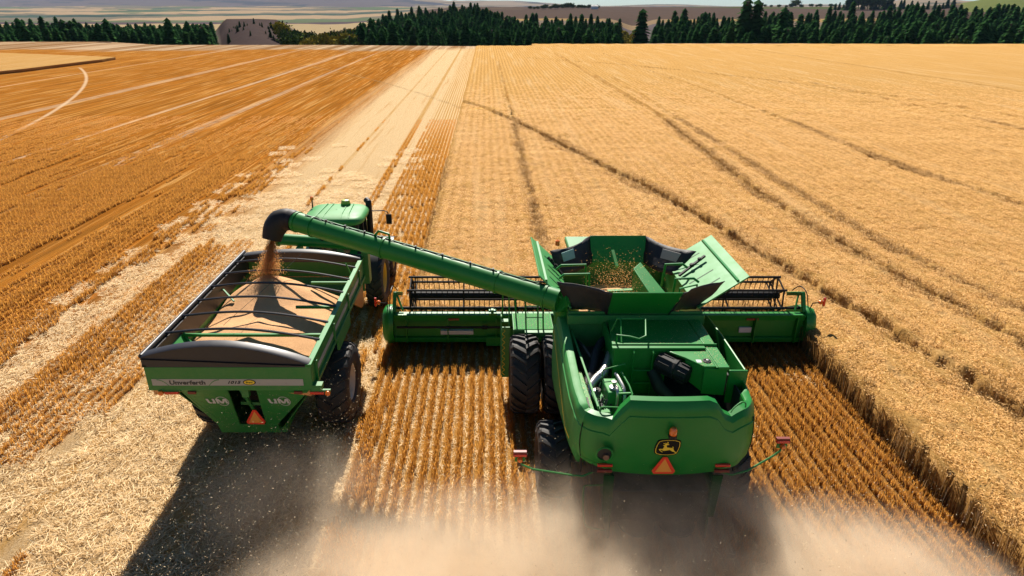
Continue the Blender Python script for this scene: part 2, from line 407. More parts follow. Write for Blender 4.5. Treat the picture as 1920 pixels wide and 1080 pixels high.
# ---- standing wheat: canopy block with furrows, plus ears near the camera
CH = .8
RING = [(-2.57, 66.54), (-.5, 62.32), (2.42, 53.83), (4.85, 45.21), (6.93, 37.53), (8.68, 31.84), (9.73, 26.66), (10.64, 22.12), (11.21, 18.88), (11.74, 16.27), (12.02, 14.2), (12.34, 12.3), (12.5, 5), (12.5, -10)]
RUT3 = [(14.3, 140), (15.0, 89.2), (15.14, 58.3), (14.2, 40.2), (13.85, 32.4), (13.95, 25.3), (14.35, 20.7), (14.75, 18.07), (14.9, 15.6), (15, 5), (15, -10)]
RUT4 = [(17.2, 90), (16.3, 60), (16.09, 47.7), (15.81, 34.66), (15.75, 26.13), (15.97, 21.21), (16.49, 17.69), (16.8, 8), (16.8, -10)]
RUT5 = [(24.2, 140), (24.4, 111), (25.2, 76.8), (25.03, 53.8), (24.5, 40.2), (24.87, 32.9), (25.5, 24), (25.6, -10)]
RUT6 = [(8, 126), (16, 118), (30.2, 100.45), (36.21, 85.8), (41.7, 73.25), (44.04, 64.2), (45.9, 55.8), (48, 40)]
RUT7 = [(39.2, 120), (39.6, 92.95), (41.06, 74.2), (41.04, 56.7), (41.4, 48), (41.4, -10)]
TRAM = [(2.31, 117.), (2.36, 74.), (2.36, 52.), (2.27, 36.), (2.24, 29.), (2.27, 17.6)]
def seg_dist(x, y, pl):
    d = np.full(x.shape, 1e9)
    for (ax, ay), (bx, by) in zip(pl[:-1], pl[1:]):
        vx, vy = bx - ax, by - ay; L = vx * vx + vy * vy
        tt = np.clip(((x - ax) * vx + (y - ay) * vy) / L, 0, 1)
        d = np.minimum(d, np.hypot(x - ax - tt * vx, y - ay - tt * vy))
    return d
def vnoise(x, y, s, seed):
    """value noise"""
    r = np.random.default_rng(seed); T = r.random((256, 256))
    xs = x / s; ys = y / s; xi = np.floor(xs).astype(int); yi = np.floor(ys).astype(int); fx = xs - xi; fy = ys - yi
    fx = fx * fx * (3 - 2 * fx); fy = fy * fy * (3 - 2 * fy)
    g = lambda a, b: T[a % 256, b % 256]
    return (g(xi, yi) * (1 - fx) + g(xi + 1, yi) * fx) * (1 - fy) + (g(xi, yi + 1) * (1 - fx) + g(xi + 1, yi + 1) * fx) * fy
RUTS = [(RING, .20, 1.), (RUT3, .13, 1.), (RUT4, .08, .7), (RUT5, .10, .8), (RUT6, .16, .8), (RUT7, .11, .8), (TRAM, .06, .9)]
def furrow(x, y):
    g = np.zeros(x.shape)
    for pl, wd, dp in RUTS:
        d = seg_dist(x + (vnoise(x, y, .35, 5) - .5) * .35, y, pl); ww = wd * (1 + np.maximum(y - 30, 0) * .003)
        k = dp * (1 - sst(ww * .7, ww * 1.5, d)) * (.55 + .45 * sst(.25, .5, vnoise(x, y, .9, 9)))
        g = np.maximum(g, k)
    return g
def canopy_z(x, y):
    base = CH + (vnoise(x, y, .28, 1) - .5) * .10 + (vnoise(x, y, 1.1, 2) - .5) * .10 + (vnoise(x, y, 4, 3) - .5) * .12
    return base * (1 - .88 * furrow(x, y))
def in_crop(x, y):
    a = (x > 9.28) | ((x > -2.3) & (y > 17.75))
    return a
def wheat_mat():
    m, t, b = new_mat('ripe_wheat')
    b.inputs['Roughness'].default_value = .95; b.inputs['Specular IOR Level'].default_value = .0
    pos = t.add('ShaderNodeNewGeometry').outputs['Position']
    sp = t.add('ShaderNodeSeparateXYZ', {0: pos})
    n1 = t.noise(pos, 14, 5, .75); n2 = t.noise(pos, 1.3, 4, .6); n3 = t.noise(pos, 90, 2, .6)
    st = t.add('ShaderNodeVectorMath', {0: pos, 1: (1, .05, 1)}, operation='MULTIPLY').outputs[0]
    n4 = t.noise(st, 1.1, 4, .6)
    row = t.math('SINE', t.math('MULTIPLY', sp.outputs[0], 2 * pi / .5))
    f = t.math('ADD', t.math('MULTIPLY', n1, .55), t.math('MULTIPLY', n3, .35)); f = t.math('ADD', f, t.math('MULTIPLY', row, .035))
    col = t.ramp(f, [(.30, (.20, .09, .022)), (.42, (.50, .27, .08)), (.56, (.76, .46, .17))])
    col = t.mix(t.maprange(n2, .4, .75, 0, .45), col, (.50, .29, .09))
    col = t.mix(t.maprange(n4, .5, .75, 0, .4), col, (.74, .54, .30))
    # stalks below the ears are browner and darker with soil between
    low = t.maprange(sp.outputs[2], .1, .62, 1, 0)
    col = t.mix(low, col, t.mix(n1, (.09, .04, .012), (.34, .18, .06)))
    t.l.new(col, b.inputs['Base Color'])
    bm = t.add('ShaderNodeBump', {'Strength': 1., 'Distance': .10, 'Height': f}); t.l.new(bm.outputs[0], b.inputs['Normal'])
    return m
WHEAT = wheat_mat()
def canopy(xe, ye, name):
    X, Yg = np.meshgrid(xe, ye)
    # ragged outer borders
    Z = canopy_z(X, Yg)
    V = np.stack([X, Yg, Z], -1).reshape(-1, 3); n = len(xe); m = len(ye)
    jit = (vnoise(X.ravel(), Yg.ravel(), .2, 30) - .5) * .16
    V[:, 0] += jit * ((V[:, 1] < 120))
    i = (np.arange(m - 1)[:, None] * n + np.arange(n - 1)[None]).ravel()
    F = np.stack([i, i + 1, i + n + 1, i + n], 1)
    # skirts to the ground
    V2 = []; F2 = []; base = len(V)
    def skirt(idx):
        nonlocal base
        idx = np.asarray(idx); k = len(idx); lo = V[idx].copy(); lo[:, 2] = -.02
        V2.append(lo); j = np.arange(k - 1)
        F2.append(np.stack([idx[j], idx[j + 1], base + j + 1, base + j], 1)); base += k
    skirt(np.arange(n)); skirt(np.arange(m) * n); skirt(np.arange(m) * n + n - 1); skirt((m - 1) * n + np.arange(n))
    return np.vstack([V] + V2), np.vstack([F] + F2)
def build_wheat():
    parts = []; off = 0; VV = []; FF = []
    def addp(xe, ye):
        nonlocal off
        V, F = canopy(xe, ye, ''); VV.append(V); FF.append(F + off); off += len(V)
    def geo(a, b, s0, s1):
        o = [a]; 
        while o[-1] < b: o.append(o[-1] + s0 + (s1 - s0) * (o[-1] - a) / (b - a))
        o[-1] = b; return np.array(o)
    xr = geo(9.3, 55, .10, .5); xr2 = geo(55, 200, .6, 4)[1:]
    addp(xr, geo(3, 17.75, .10, .10)); addp(np.r_[[55.], xr2], geo(3, 17.75, .7, .7))
    xm = np.r_[geo(-2.3, 9.3, .10, .10)[:-1], xr]
    addp(xm, geo(17.75, 60, .10, .30)); addp(np.r_[[55.], xr2], geo(17.75, 60, .8, 2))
    xf = np.r_[geo(-2.3, 30, .2, .25), geo(30, 60, .3, .7)[1:]]
    addp(xf, geo(60, 168, .35, 1.2)); addp(np.r_[[60.], geo(60, 200, 1., 4)[1:]], geo(60, 168, 1.5, 3))
    addp(np.r_[geo(12, 200, 1., 4)], geo(168, 177, .8, 1.2))
    me = np_mesh('standing_wheat', np.vstack(VV), np.vstack(FF), WHEAT, smooth=True)
    o = bpy.data.objects.new('standing_wheat', me); COL.objects.link(o)
    tag(o, 'ripe golden wheat still standing right of and ahead of the combine', 'wheat crop', kind='stuff')
    # isolated uncut block far left
    pl = [(-140, 150), (-104, 146), (-92.8, 141.9), (-72.5, 133), (-71.8, 127), (-72.4, 118), (-73, 106), (-75, 98), (-80, 92), (-90, 84), (-140, 70)]
    n = len(pl); V = [(x, y, .5) for x, y in pl] + [(x, y, -.02) for x, y in pl]
    mb = MB(); mb.add(V, [tuple(range(n))] + [(i, (i + 1) % n, n + (i + 1) % n, n + i) for i in range(n)])
    o = mb.build('uncut_wheat', WHEAT, smooth=False)
    tag(o, 'pale patch of uncut wheat far off at the left edge', 'wheat crop', kind='stuff')
build_wheat()

def fleck_mat(name, dark, light, rough=.75, trans=0.2):
    m, t, b = new_mat(name)
    b.inputs['Roughness'].default_value = rough; b.inputs['Specular IOR Level'].default_value = .25
    v = t.add('ShaderNodeAttribute', attribute_name='v').outputs['Fac']
    c = t.mix(v, dark, light); t.l.new(c, b.inputs['Base Color'])
    g = t.add('ShaderNodeNewGeometry').outputs['Normal']
    nv = t.add('ShaderNodeVectorMath', {0: g, 1: (.35, .35, .35)}, operation='MULTIPLY').outputs[0]
    nv = t.add('ShaderNodeVectorMath', {0: nv, 1: (0, .25, .8)}, operation='ADD').outputs[0]
    nv = t.add('ShaderNodeVectorMath', {0: nv}, operation='NORMALIZE').outputs[0]; t.l.new(nv, b.inputs['Normal'])
    if trans:
        out = t.n['Material Output']; tr = t.add('ShaderNodeBsdfTranslucent', {'Color': c})
        mx = t.add('ShaderNodeMixShader', {0: trans, 1: b.outputs[0], 2: tr.outputs[0]}); t.l.new(mx.outputs[0], out.inputs[0])
    return m
EAR = fleck_mat('wheat_ear', (.50, .26, .075), (.90, .57, .22), trans=.2)
STUB = fleck_mat('stubble_stalk', (.42, .17, .025), (.86, .42, .085), trans=.5)
STRAW = fleck_mat('loose_straw', (.52, .31, .11), (.96, .76, .46), trans=.25)

def blades(n, fx, fy, z0, hmin, hmax, wd, lean, rng):
    """n thin upright two-quad blades -> verts, quads, var"""
    x = fx(n); y = fy(n); h = rng.uniform(hmin, hmax, n); a = rng.uniform(0, 2 * pi, n); l = rng.normal(0, lean, (n, 2)) * h[:, None]
    dx = np.cos(a) * wd / 2; dy = np.sin(a) * wd / 2
    p0 = np.stack([x - dx, y - dy, np.full(n, z0)], 1); p1 = np.stack([x + dx, y + dy, np.full(n, z0)], 1)
    p2 = np.stack([x + dx + l[:, 0], y + dy + l[:, 1], z0 + h], 1); p3 = np.stack([x - dx + l[:, 0], y - dy + l[:, 1], z0 + h], 1)
    V = np.stack([p0, p1, p2, p3], 1).reshape(-1, 3); F = np.arange(4 * n).reshape(-1, 4)
    return V, F, np.repeat(rng.random(n), 4)
def straws(n, fx, fy, zmax, lmin, lmax, wd, rng):
    x = fx(n); y = fy(n); L = rng.uniform(lmin, lmax, n); a = rng.uniform(0, 2 * pi, n); z = rng.uniform(.005, zmax, n); tl = rng.normal(0, .22, n)
    ux, uy, uz = np.cos(a) * np.cos(tl), np.sin(a) * np.cos(tl), np.sin(tl)
    px, py = -np.sin(a) * wd / 2, np.cos(a) * wd / 2
    z = z + np.abs(uz) * L / 2
    A = np.stack([x, y, z], 1); U = np.stack([ux, uy, uz], 1) * (L / 2)[:, None]; W = np.stack([px, py, np.full(n, wd * .3)], 1)
    V = np.stack([A - U - W, A - U + W, A + U + W, A + U - W], 1).reshape(-1, 3)
    return V, np.arange(4 * n).reshape(-1, 4), np.repeat(rng.random(n) ** .8, 4)
def ears(n, rng, size=1.):
    """nodding ears: near-horizontal leaf shapes with a few stalks between; quads"""
    x = rng.uniform(-.21, .21, n); y = rng.uniform(-.21, .21, n); z = rng.normal(0, .030, n)
    a = rng.uniform(0, 2 * pi, n); L = rng.uniform(.055, .115, n) * size; w_ = (rng.uniform(.0045, .009, n) * size)[:, None]
    tl = rng.uniform(-.5, .25, n); ro = rng.uniform(-.7, .7, n)
    U = np.stack([np.cos(a) * np.cos(tl), np.sin(a) * np.cos(tl), np.sin(tl)], 1) * L[:, None]
    P = np.stack([-np.sin(a) * np.cos(ro), np.cos(a) * np.cos(ro), np.sin(ro)], 1) * w_
    A = np.stack([x, y, z], 1); M = A + U * .45
    V = np.stack([A, M + P, A + U, M - P], 1).reshape(-1, 3); F = np.arange(4 * n).reshape(-1, 4)
    v = rng.random(n)
    V2, F2, v2 = blades(n // 6, lambda k: rng.uniform(-.2, .2, k), lambda k: rng.uniform(-.2, .2, k), -.30, .25, .34, .008, .25, rng)
    return np.vstack([V, V2]), np.vstack([F, F2 + len(V)]), np.r_[np.repeat(v, 4), v2 * .6]

def build_cover():
    rng = RNG
    # -- ears over the standing wheat, denser near the camera
    for nm, n, size, y0, y1, step, xmax in (('wheat_ears', 120, 1.0, 4, 26, .36, 34), ('wheat_ears', 66, 1.3, 26, 95, .38, 60)):
        pv, pf, pvar = ears(n, rng, size)
        xs = np.arange(-2.3, xmax, step); ys = np.arange(y0, y1, step); X, Yg = np.meshgrid(xs, ys); X = X.ravel(); Yg = Yg.ravel()
        X = X + rng.uniform(-.12, .12, X.size); Yg = Yg + rng.uniform(-.12, .12, X.size)
        kf = rng.random(X.size) > sst(38, 92, Yg); X, Yg = X[kf], Yg[kf]
        k = (((X > 9.55) | ((X > -2.05) & (Yg > 18.05))) & (np.abs(X) < Yg * .82 + 8)); X, Yg = X[k], Yg[k]
        z = CH * 1.0 + (vnoise(X, Yg, 1.1, 2) - .5) * .10 + (vnoise(X, Yg, 4, 3) - .5) * .12 + .03
        # keep out of furrows: drop the patch lower there
        fr = np.max([furrow(X + dx, Yg + dy) for dx in (-.13, 0, .13) for dy in (-.13, 0, .13)], axis=0); kk = fr < .5
        X, Yg, z = X[kk], Yg[kk], z[kk]
        o = scatter(nm, pv, pf, pvar, np.stack([X, Yg, z], 1), rng.integers(0, 4, X.size) * pi / 2 + rng.normal(0, .3, X.size), rng.uniform(.9, 1.1, X.size), EAR)
        tag(o, 'golden ears nodding over the standing wheat, ' + ('nearest part' if y0 < 20 else 'middle distance'), 'wheat ears', kind='stuff')
    # -- small tufts of ears that line furrows and crop edges
    pv, pf, pvar = ears(26, rng, 1.25); pv = pv * np.array([.6, .6, 1.])
    st = blades(26, lambda k: rng.uniform(-.12, .12, k), lambda k: rng.uniform(-.12, .12, k), -.78, .6, .85, .010, .08, rng)
    pv2 = np.vstack([pv, st[0]]); pf2 = np.vstack([pf, st[1] + len(pv)]); pvar2 = np.r_[pvar, st[2] * .15]
    P = []
    for yy in np.arange(4.5, 17.7, .13): P += [(9.33 + rng.normal(0, .06), yy)]; P += [(9.52 + rng.normal(0, .05), yy)]
    for yy in np.arange(17.9, 40, .15): P.append((-2.25 + rng.normal(0, .05), yy))
    for xx in np.arange(-2.2, 9.3, .15): P.append((xx, 17.85 + rng.normal(0, .06))); P.append((xx, 18.05 + rng.normal(0, .06)))
    for pl, wd, dp in RUTS:
        for (ax, ay), (bx, by) in zip(pl[:-1], pl[1:]):
            L = math.hypot(bx - ax, by - ay); nx, ny = -(by - ay) / L, (bx - ax) / L
            for q in np.arange(0, L, .16):
                px, py = ax + (bx - ax) * q / L, ay + (by - ay) * q / L
                if not (4 < py < 55 and px < py * .82 + 6): continue
                for sd in (-1, 1):
                    for ww in (1.7, 2.5, 3.3):
                        jx = px + nx * sd * (wd * ww + rng.normal(0, .05)); jy = py + ny * sd * (wd * ww) + rng.uniform(-.08, .08)
                        if (jx > 9.3) or (jy > 17.8 and jx > -2.2): P.append((jx, jy))
    P = np.array(P); kk = furrow(P[:, 0], P[:, 1]) < .8; P = P[kk]
    o = scatter('wheat_tufts', pv2, pf2, pvar2, np.stack([P[:, 0], P[:, 1], np.full(len(P), CH) + rng.normal(0, .04, len(P))], 1), rng.uniform(0, 6.28, len(P)), rng.uniform(.85, 1.1, len(P)), EAR)
    tag(o, 'uneven wheat stems and ears along the cut edge and wheel ruts', 'wheat edge', kind='stuff')
    # -- stubble rows
    pv, pf, pvar = blades(260, lambda k: rng.normal(0, .032, k), lambda k: rng.uniform(-.52, .52, k), -.01, .13, .24, .010, .16, rng)
    P = []
    for x in np.arange(-2.85, 9.2, .25):
        ph = rng.random()
        for y in np.arange(4.5 + ph, 17.2, 1.): P.append((x + rng.normal(0, .012), y, 0))
    P = np.array(P); k = ~((np.abs(P[:, 0] - 1.3) < .0))
    o = scatter('stubble_rows', pv, pf, pvar, P, rng.integers(0, 2, len(P)) * pi + rng.normal(0, .012, len(P)), rng.uniform(.75, 1.15, len(P)), STUB)
    tag(o, 'fresh orange stubble in straight rows behind the combine header', 'stubble', kind='stuff')
    pv, pf, pvar = blades(200, lambda k: rng.normal(0, .038, k), lambda k: rng.uniform(-.52, .52, k), -.01, .10, .22, .014, .2, rng)
    P = []
    for x in np.arange(-46, -12.4, .25):
        for y in np.arange(5, 62, 1.0):
            if abs(x) > y * .86 + 3 or (y > 40 and rng.random() < .3): continue
            band = vnoise(np.array([x]), np.array([y * .05]), .8, 41)[0]; patch = vnoise(np.array([x * .5]), np.array([y * .2]), 1.0, 43)[0]
            dens = float(sst(-12.6, -15.5, x + (patch - .5) * 1.5)) * float(sst(9, 19, y + (patch - .5) * 3 - (x + 16) * .3))
            dens = max(dens, .55 * float(sst(.55, .8, band)) * float(sst(-11.5, -14, x)))
            strip = vnoise(np.array([x]), np.array([y * .02]), .55, 47)[0]
            if rng.random() < dens * (.15 + 1.6 * float(sst(.2, .45, strip))): P.append((x, y + rng.uniform(-.05, .05), 0))
    for x in np.r_[np.arange(-5.0, -2.3, .25)]:
        for y in np.arange(6, 60, 1.0):
            if rng.random() < (.95 * sst(14, 20, y) + .25 * (x > -3.7)): P.append((x, y + rng.uniform(-.2, .2), 0))
    for x in (-6.05, -5.8, -9.1):
        for y in np.arange(22, 60, 1.0):
            if rng.random() < (.97 if x > -8 else .5): P.append((x, y, 0))
    for x in np.arange(-12.5, -6.7, .25):
        ph = rng.random()
        for y in np.arange(5 + ph, 26, 1.):
            if vnoise(np.array([x]), np.array([y * .08]), .6, 77)[0] > .66: P.append((x, y, 0))
    P = np.array(P); hb = .5 + .85 * vnoise(P[:, 0], P[:, 1] * .03, .7, 51)
    o = scatter('stubble_rows', pv, pf, pvar, P, rng.integers(0, 2, len(P)) * pi + rng.normal(0, .02, len(P)), rng.uniform(.85, 1.1, len(P)) * hb * (1 - .9 * sst(32, 60, P[:, 1])), STUB)
    tag(o, 'older dull orange stubble rows left of the grain cart', 'stubble', kind='stuff')
    # -- loose straw
    pv, pf, pvar = straws(430, lambda k: rng.uniform(-.55, .55, k), lambda k: rng.uniform(-.55, .55, k), .07, .05, .24, .009, rng)
    P = []
    for x in np.arange(-26, -2.9, .9):
        for y in np.arange(5, 48, .9):
            if abs(x) > y * .86 + 2 or (x < -14.6 and y > 17): continue
            d_ = (1. if x > -13.2 else (.85 - sst(-13.2, -17, x) * sst(9, 20, y) * .8)) * (1 - float(sst(24, 47, y)) * .95)
            lane = vnoise(np.array([x]), np.array([y * .06]), .9, 53)[0]
            if rng.random() < d_ * (.62 + .8 * lane): P.append((x + rng.uniform(-.2, .2), y + rng.uniform(-.2, .2), 0))
    P = np.array(P)
    o = scatter('loose_straw', pv, pf, pvar, P, rng.uniform(0, 6.28, len(P)), rng.uniform(.9, 1.25, len(P)), STRAW)
    tag(o, 'pale chopped straw strewn thickly around the grain cart', 'straw', kind='stuff')
    pv, pf, pvar = straws(230, lambda k: rng.uniform(-.55, .55, k), lambda k: rng.uniform(-.55, .55, k), .05, .05, .20, .008, rng)
    P = []
    for x in np.arange(-2.6, 9, .95):
        for y in np.arange(5, 17, .95):
            if x < 1.9 or (x > 4.5 and rng.random() < .10) or (1.9 <= x <= 4.5 and rng.random() < .5): P.append((x, y + rng.uniform(-.2, .2), 0))
    P = np.array(P)
    o = scatter('chaff_litter', pv, pf, pvar, P, rng.uniform(0, 6.28, len(P)), rng.uniform(.9, 1.1, len(P)), STRAW)
    tag(o, 'pale chaff lying between the stubble rows behind the header', 'chaff', kind='stuff')
build_cover()

# ================================================================== WHEELS
def wheel(parent, cx, cy, cz, r, wd, rimr, rimmat, side=-1, nl=22, name='wheel', lugh=.055):
    """wheel with its axle along x; side = direction of the outer face. rim mesh with a tyre child"""
    m = MB(); h = wd / 2
    m.lathe((cx, cy, cz), (side, 0, 0), [(-h * .75, rimr), (-h * .7, rimr * .93), (-h * .3, rimr * .85), (h * .15, rimr * .80), (h * .2, rimr * .35), (h * .45, rimr * .30), (h * .45, .02)], 36)
    m.lathe((cx, cy, cz), (side, 0, 0), [(h * .15, rimr * .80), (h * .62, rimr * .88), (h * .78, rimr * .97), (h * .8, rimr * 1.02), (h * .72, rimr * 1.02)], 36)
    for k in range(10):
        a = 2 * pi * k / 10
        p = Vector((cx + side * h * .2, cy + cos(a) * rimr * .5, cz + sin(a) * rimr * .5))
        m.tube([p, p + Vector((side * .05, 0, 0))], .018, 6)
    wh = m.build(name, rimmat, parent)
    m = MB(); rt = r - lugh
    m.lathe((cx, cy, cz), (1, 0, 0), [(-h * .78, rimr), (-h * .95, rimr + .06), (-h * 1.03, (rimr + rt) / 2), (-h * .98, rt - .10), (-h * .88, rt - .035), (-h * .6, rt - .008), (0, rt),
                                      (h * .6, rt - .008), (h * .88, rt - .035), (h * .98, rt - .10), (h * 1.03, (rimr + rt) / 2), (h * .95, rimr + .06), (h * .78, rimr)], 64)
    for k in range(nl):
        for sd in (-1, 1):
            a0 = 2 * pi * (k + (.25 if sd > 0 else -.25)) / nl
            sec = []
            for (xx, da, rr) in ((-.03 * sd * -1, 0, rt), (.42, .10, rt), (.80, .20, rt - .02), (1.0, .235, rt - .09)):
                a = a0 + da * 1.15; x_ = cx + sd * h * xx; dw = .036 / r * (1 + .25 * xx) * 1.15
                lo = rr - .02; hi = rr + lugh - (.015 if xx == 1.0 else 0)
                sec.append([(x_, cy - cos(a + q) * rad, cz + sin(a + q) * rad) for q, rad in ((-dw, lo), (-dw * .72, hi), (dw * .72, hi), (dw, lo))])
            vs = [p for s_ in sec for p in s_]; fs = []
            for i in range(3):
                for j in range(3): fs.append((i * 4 + j, i * 4 + j + 1, i * 4 + 5 + j, i * 4 + 4 + j))
            fs += [(0, 1, 2, 3), (15, 14, 13, 12)]
            m.add(vs, fs)
    m.build('tyre', RUBBER, wh)
    return wh

def smv(parent, cx, y, cz, s, tilt=0):
    """slow-moving-vehicle triangle facing the camera side (-y)"""
    def tri(h, wd, cut, yy, hh):
        return [(cx - wd, yy, cz - h), (cx + wd, yy, cz - h), (cx + wd + cut, yy, cz - h + cut * 1.6), (cx + cut, yy + 0, cz + hh), (cx - cut, yy, cz + hh), (cx - wd - cut, yy, cz - h + cut * 1.6)]
    m = MB(); m.prism(tri(s * .46, s * .46, s * .10, y, s * .52), (0, .012, 0))
    b = m.build('slow_vehicle_sign', REDREF, parent)
    m = MB(); m.prism([(cx - s * .40, y - .004, cz - s * .34), (cx + s * .40, y - .004, cz - s * .34), (cx, y - .004, cz + s * .42)], (0, .004, 0))
    m.build('sign_face', SMVO, b)
    return b

# ================================================================== COMBINE
CB = empty('combine_harvester', (3.15, 12.0, 0)); tag(CB, 'large green combine harvester unloading grain through its long auger', 'combine')
def lerp(a, b, t): return a + (b - a) * t
def arc(cx, cy, r, a0, a1, n=8): return [(cx + r * cos(R(lerp(a0, a1, k / n))), cy + r * sin(R(lerp(a0, a1, k / n)))) for k in range(n + 1)]
# plan outline of the body shell: left front -> rear -> right front
outline = [(1.53, 12.45), (1.54, 11.8), (1.545, 11.2), (1.55, 10.6), (1.56, 10.0), (1.58, 9.75), (1.60, 9.62)] + arc(2.08, 9.55, .48, 180, 262, 9)
rear = [(x, 9.02 - .10 * (1 - ((x - 3.15) / 1.2) ** 2)) for x in np.linspace(2.12, 4.20, 15)]
right = [(9.0 + 0, 0)]
outline += [(float(a), float(b)) for a, b in rear] + arc(4.24, 9.50, .47, 278, 360, 9) + [(4.72, 9.62), (4.73, 9.80), (4.745, 9.98), (4.75, 10.04), (4.755, 10.3), (4.77, 10.9), (4.78, 11.5), (4.76, 12.3)]
def top_z(x, y):
    if y > 9.35:
        if x < 3: return lerp(2.93, 3.3, min(1, (y - 9.35) / 3.0))
        return 3.30 if y > 10.02 else 3.06
    z = 2.90
    z += .42 * float(sst(2.10, 2.42, x))
    z -= .36 * float(sst(3.80, 4.16, x))
    if x > 4.0: z += .10 * float(sst(4.16, 4.45, x))
    return z
def bot_z(x, y):
    if y > 9.5: return lerp(1.62, 1.25, min(1, (y - 9.5) / 2.5))
    return 1.74 + .10 * (abs(x - 3.15) / 1.5) ** 2
def shell(m, i0, i1, off=0):
    pts = outline; rows = []
    for i in range(i0, i1 + 1):
        x, y = pts[i]; a = Vector(pts[max(i - 1, 0)]); b = Vector(pts[min(i + 1, len(pts) - 1)])
        d = (b - a).normalized(); nrm = Vector((d.y, -d.x)) * (-1)
        nrm = Vector((-d.y, d.x)); c = Vector((3.15, 11)) - Vector((x, y))
        if nrm.dot(c) > 0: nrm = -nrm
        zt, zb = top_z(x, y), bot_z(x, y); isr = float(sst(9.6, 9.2, y)) if y < 9.6 else 0.
        rr = .10 + .10 * isr; li = -.20
        if x > 3.9 and y > 9.75: rr = .035; li = -.06
        prof = [(li, zt - .5), (li, zt - .03), (li * .92, zt - .005), (-rr, zt), (-rr * .45, zt - .02), (-.02, zt - rr * .55), (0, zt - rr * 1.1), (.004, zt - .27), (.022, zt - .285),
                (.045, lerp(zt, zb, .42)), (.045, lerp(zt, zb, .60)), (.02, lerp(zt, zb, .80)), (-.03, zb + .13), (-.045, zb + .12), (-.06, zb + .05), (-.12, zb), (-.22, zb)]
        rows.append([(x + nrm.x * o, y + nrm.y * o, z) for o, z in prof])
    m.grid(rows)
n_o = len(outline)
iL = 11; iR = n_o - 13
m = MB(); shell(m, 0, iL); sp = m.build('side_panel', [GREEN_P], CB, sharp=28)
# seam cover strips keep the panels visually separate
m = MB(); shell(m, iL, iR); rh = m.build('rear_hood', [GREEN], CB, sharp=28)
m = MB(); shell(m, iR, n_o - 1); sp2 = m.build('side_panel', [GREEN], CB, sharp=28)
# seams (dark rubber gasket lines)
for idx in (iL, iR):
    x, y = outline[idx]; zt, zb = top_z(x, y), bot_z(x, y); s_ = -1 if x < 3 else 1
    part('seam_gasket', BLKV, CB, lambda m: m.tube([(x + s_ * -.0, y - .012, zt - .2), (x + s_ * .035, y - .035, lerp(zt, zb, .42)), (x + s_ * .035, y - .035, lerp(zt, zb, .6)), (x, y - .01, zb + .15)], .010, 5))
# return wall at the right step
part('panel_return', GREEN, CB, lambda m: m.hexa([(4.42, 10.0, 2.6), (4.76, 10.0, 2.6), (4.76, 10.05, 2.6), (4.42, 10.05, 2.6), (4.42, 10.0, 3.29), (4.76, 10.0, 3.29), (4.76, 10.05, 3.29), (4.42, 10.05, 3.29)]), bevel=.015)
# yellow stripe on the left panel
m = MB(); rows = []
for t in np.linspace(0, 1, 12):
    y = lerp(12.3, 9.62, t); zc = lerp(2.95, 2.1, t ** .9); xx = 1.53 - .052 + .05 * (1 - min(1, (12.4 - y) / 1.5)) * 0 + (.05 if y < 9.7 else 0)
    rows.append([(xx - .004, y, zc + .022), (xx - .004, y, zc - .022)])
m.grid(rows); m.build('side_stripe', YELM, CB)
# emblem: black rounded shield with yellow border and leaping deer
EC = (3.09, 8.86, 2.47)
def ep(u, v, dy): return (EC[0] + (u - 672) / 9.82 / 1200 * 8.9 * 1.3, EC[1] + dy + .0, EC[2] - (v - 490) / 9.82 / 1200 * 8.9 * 1.4)
def rquad(k, dy):
    base = [(515, 370), (570, 352), (672, 343), (800, 350), (870, 372), (882, 400), (880, 470), (865, 540), (838, 602), (800, 622), (690, 636), (570, 632), (490, 608), (470, 580), (468, 520), (485, 440)]
    return [ep(672 + (u - 672) * k, 490 + (v - 490) * k, dy) for u, v in base]
emb = part('emblem', BLKV, CB, lambda m: m.prism(rquad(1.09, 0), (0, .05, 0)))
part('emblem_border', YELM, emb, lambda m: m.add([p for p in rquad(1.0, -.004)] + [p for p in rquad(.945, -.004)], [(i, (i + 1) % 16, 16 + (i + 1) % 16, 16 + i) for i in range(16)]), smooth=False)
body = [(588, 448), (605, 438), (628, 434), (655, 440), (655, 470), (662, 486), (700, 490), (745, 494), (760, 497), (752, 478), (758, 464), (768, 478), (778, 482), (775, 503), (780, 520), (786, 540), (812, 566), (836, 592), (818, 596), (795, 574), (760, 562), (735, 547), (715, 534), (690, 538), (650, 546), (610, 549), (590, 543), (560, 529), (546, 531), (562, 550), (600, 572), (588, 580), (550, 554), (522, 522), (545, 512), (575, 514), (592, 511), (605, 490), (613, 466), (606, 456)]
antl = [(628, 434), (618, 417), (596, 419), (590, 402), (612, 404), (634, 411), (624, 387), (641, 399), (655, 414), (661, 402), (655, 378), (668, 374), (681, 392), (672, 415), (696, 425), (690, 436), (665, 438), (655, 440)]
part('emblem_deer', YELM, emb, lambda m: (m.prism([ep(u, v, -.006) for u, v in body], (0, .003, 0)), m.prism([ep(u, v, -.006) for u, v in antl], (0, .003, 0))), smooth=False)
smv(CB, 3.07, 8.845, 2.09, .36)
# rear lights
for x, z, mt, nm in ((2.08, 2.02, RED, 'tail_light'), (2.08, 1.90, DRED, 'rear_reflector'), (4.12, 2.03, RED, 'tail_light'), (4.12, 1.91, DRED, 'rear_reflector')):
    yy = 9.02 - .10 * (1 - ((x - 3.15) / 1.2) ** 2) - .065
    part(nm, mt, CB, lambda m: m.box(x - .13, x + .13, yy, yy + .05, z - .026, z + .026), bevel=.008)
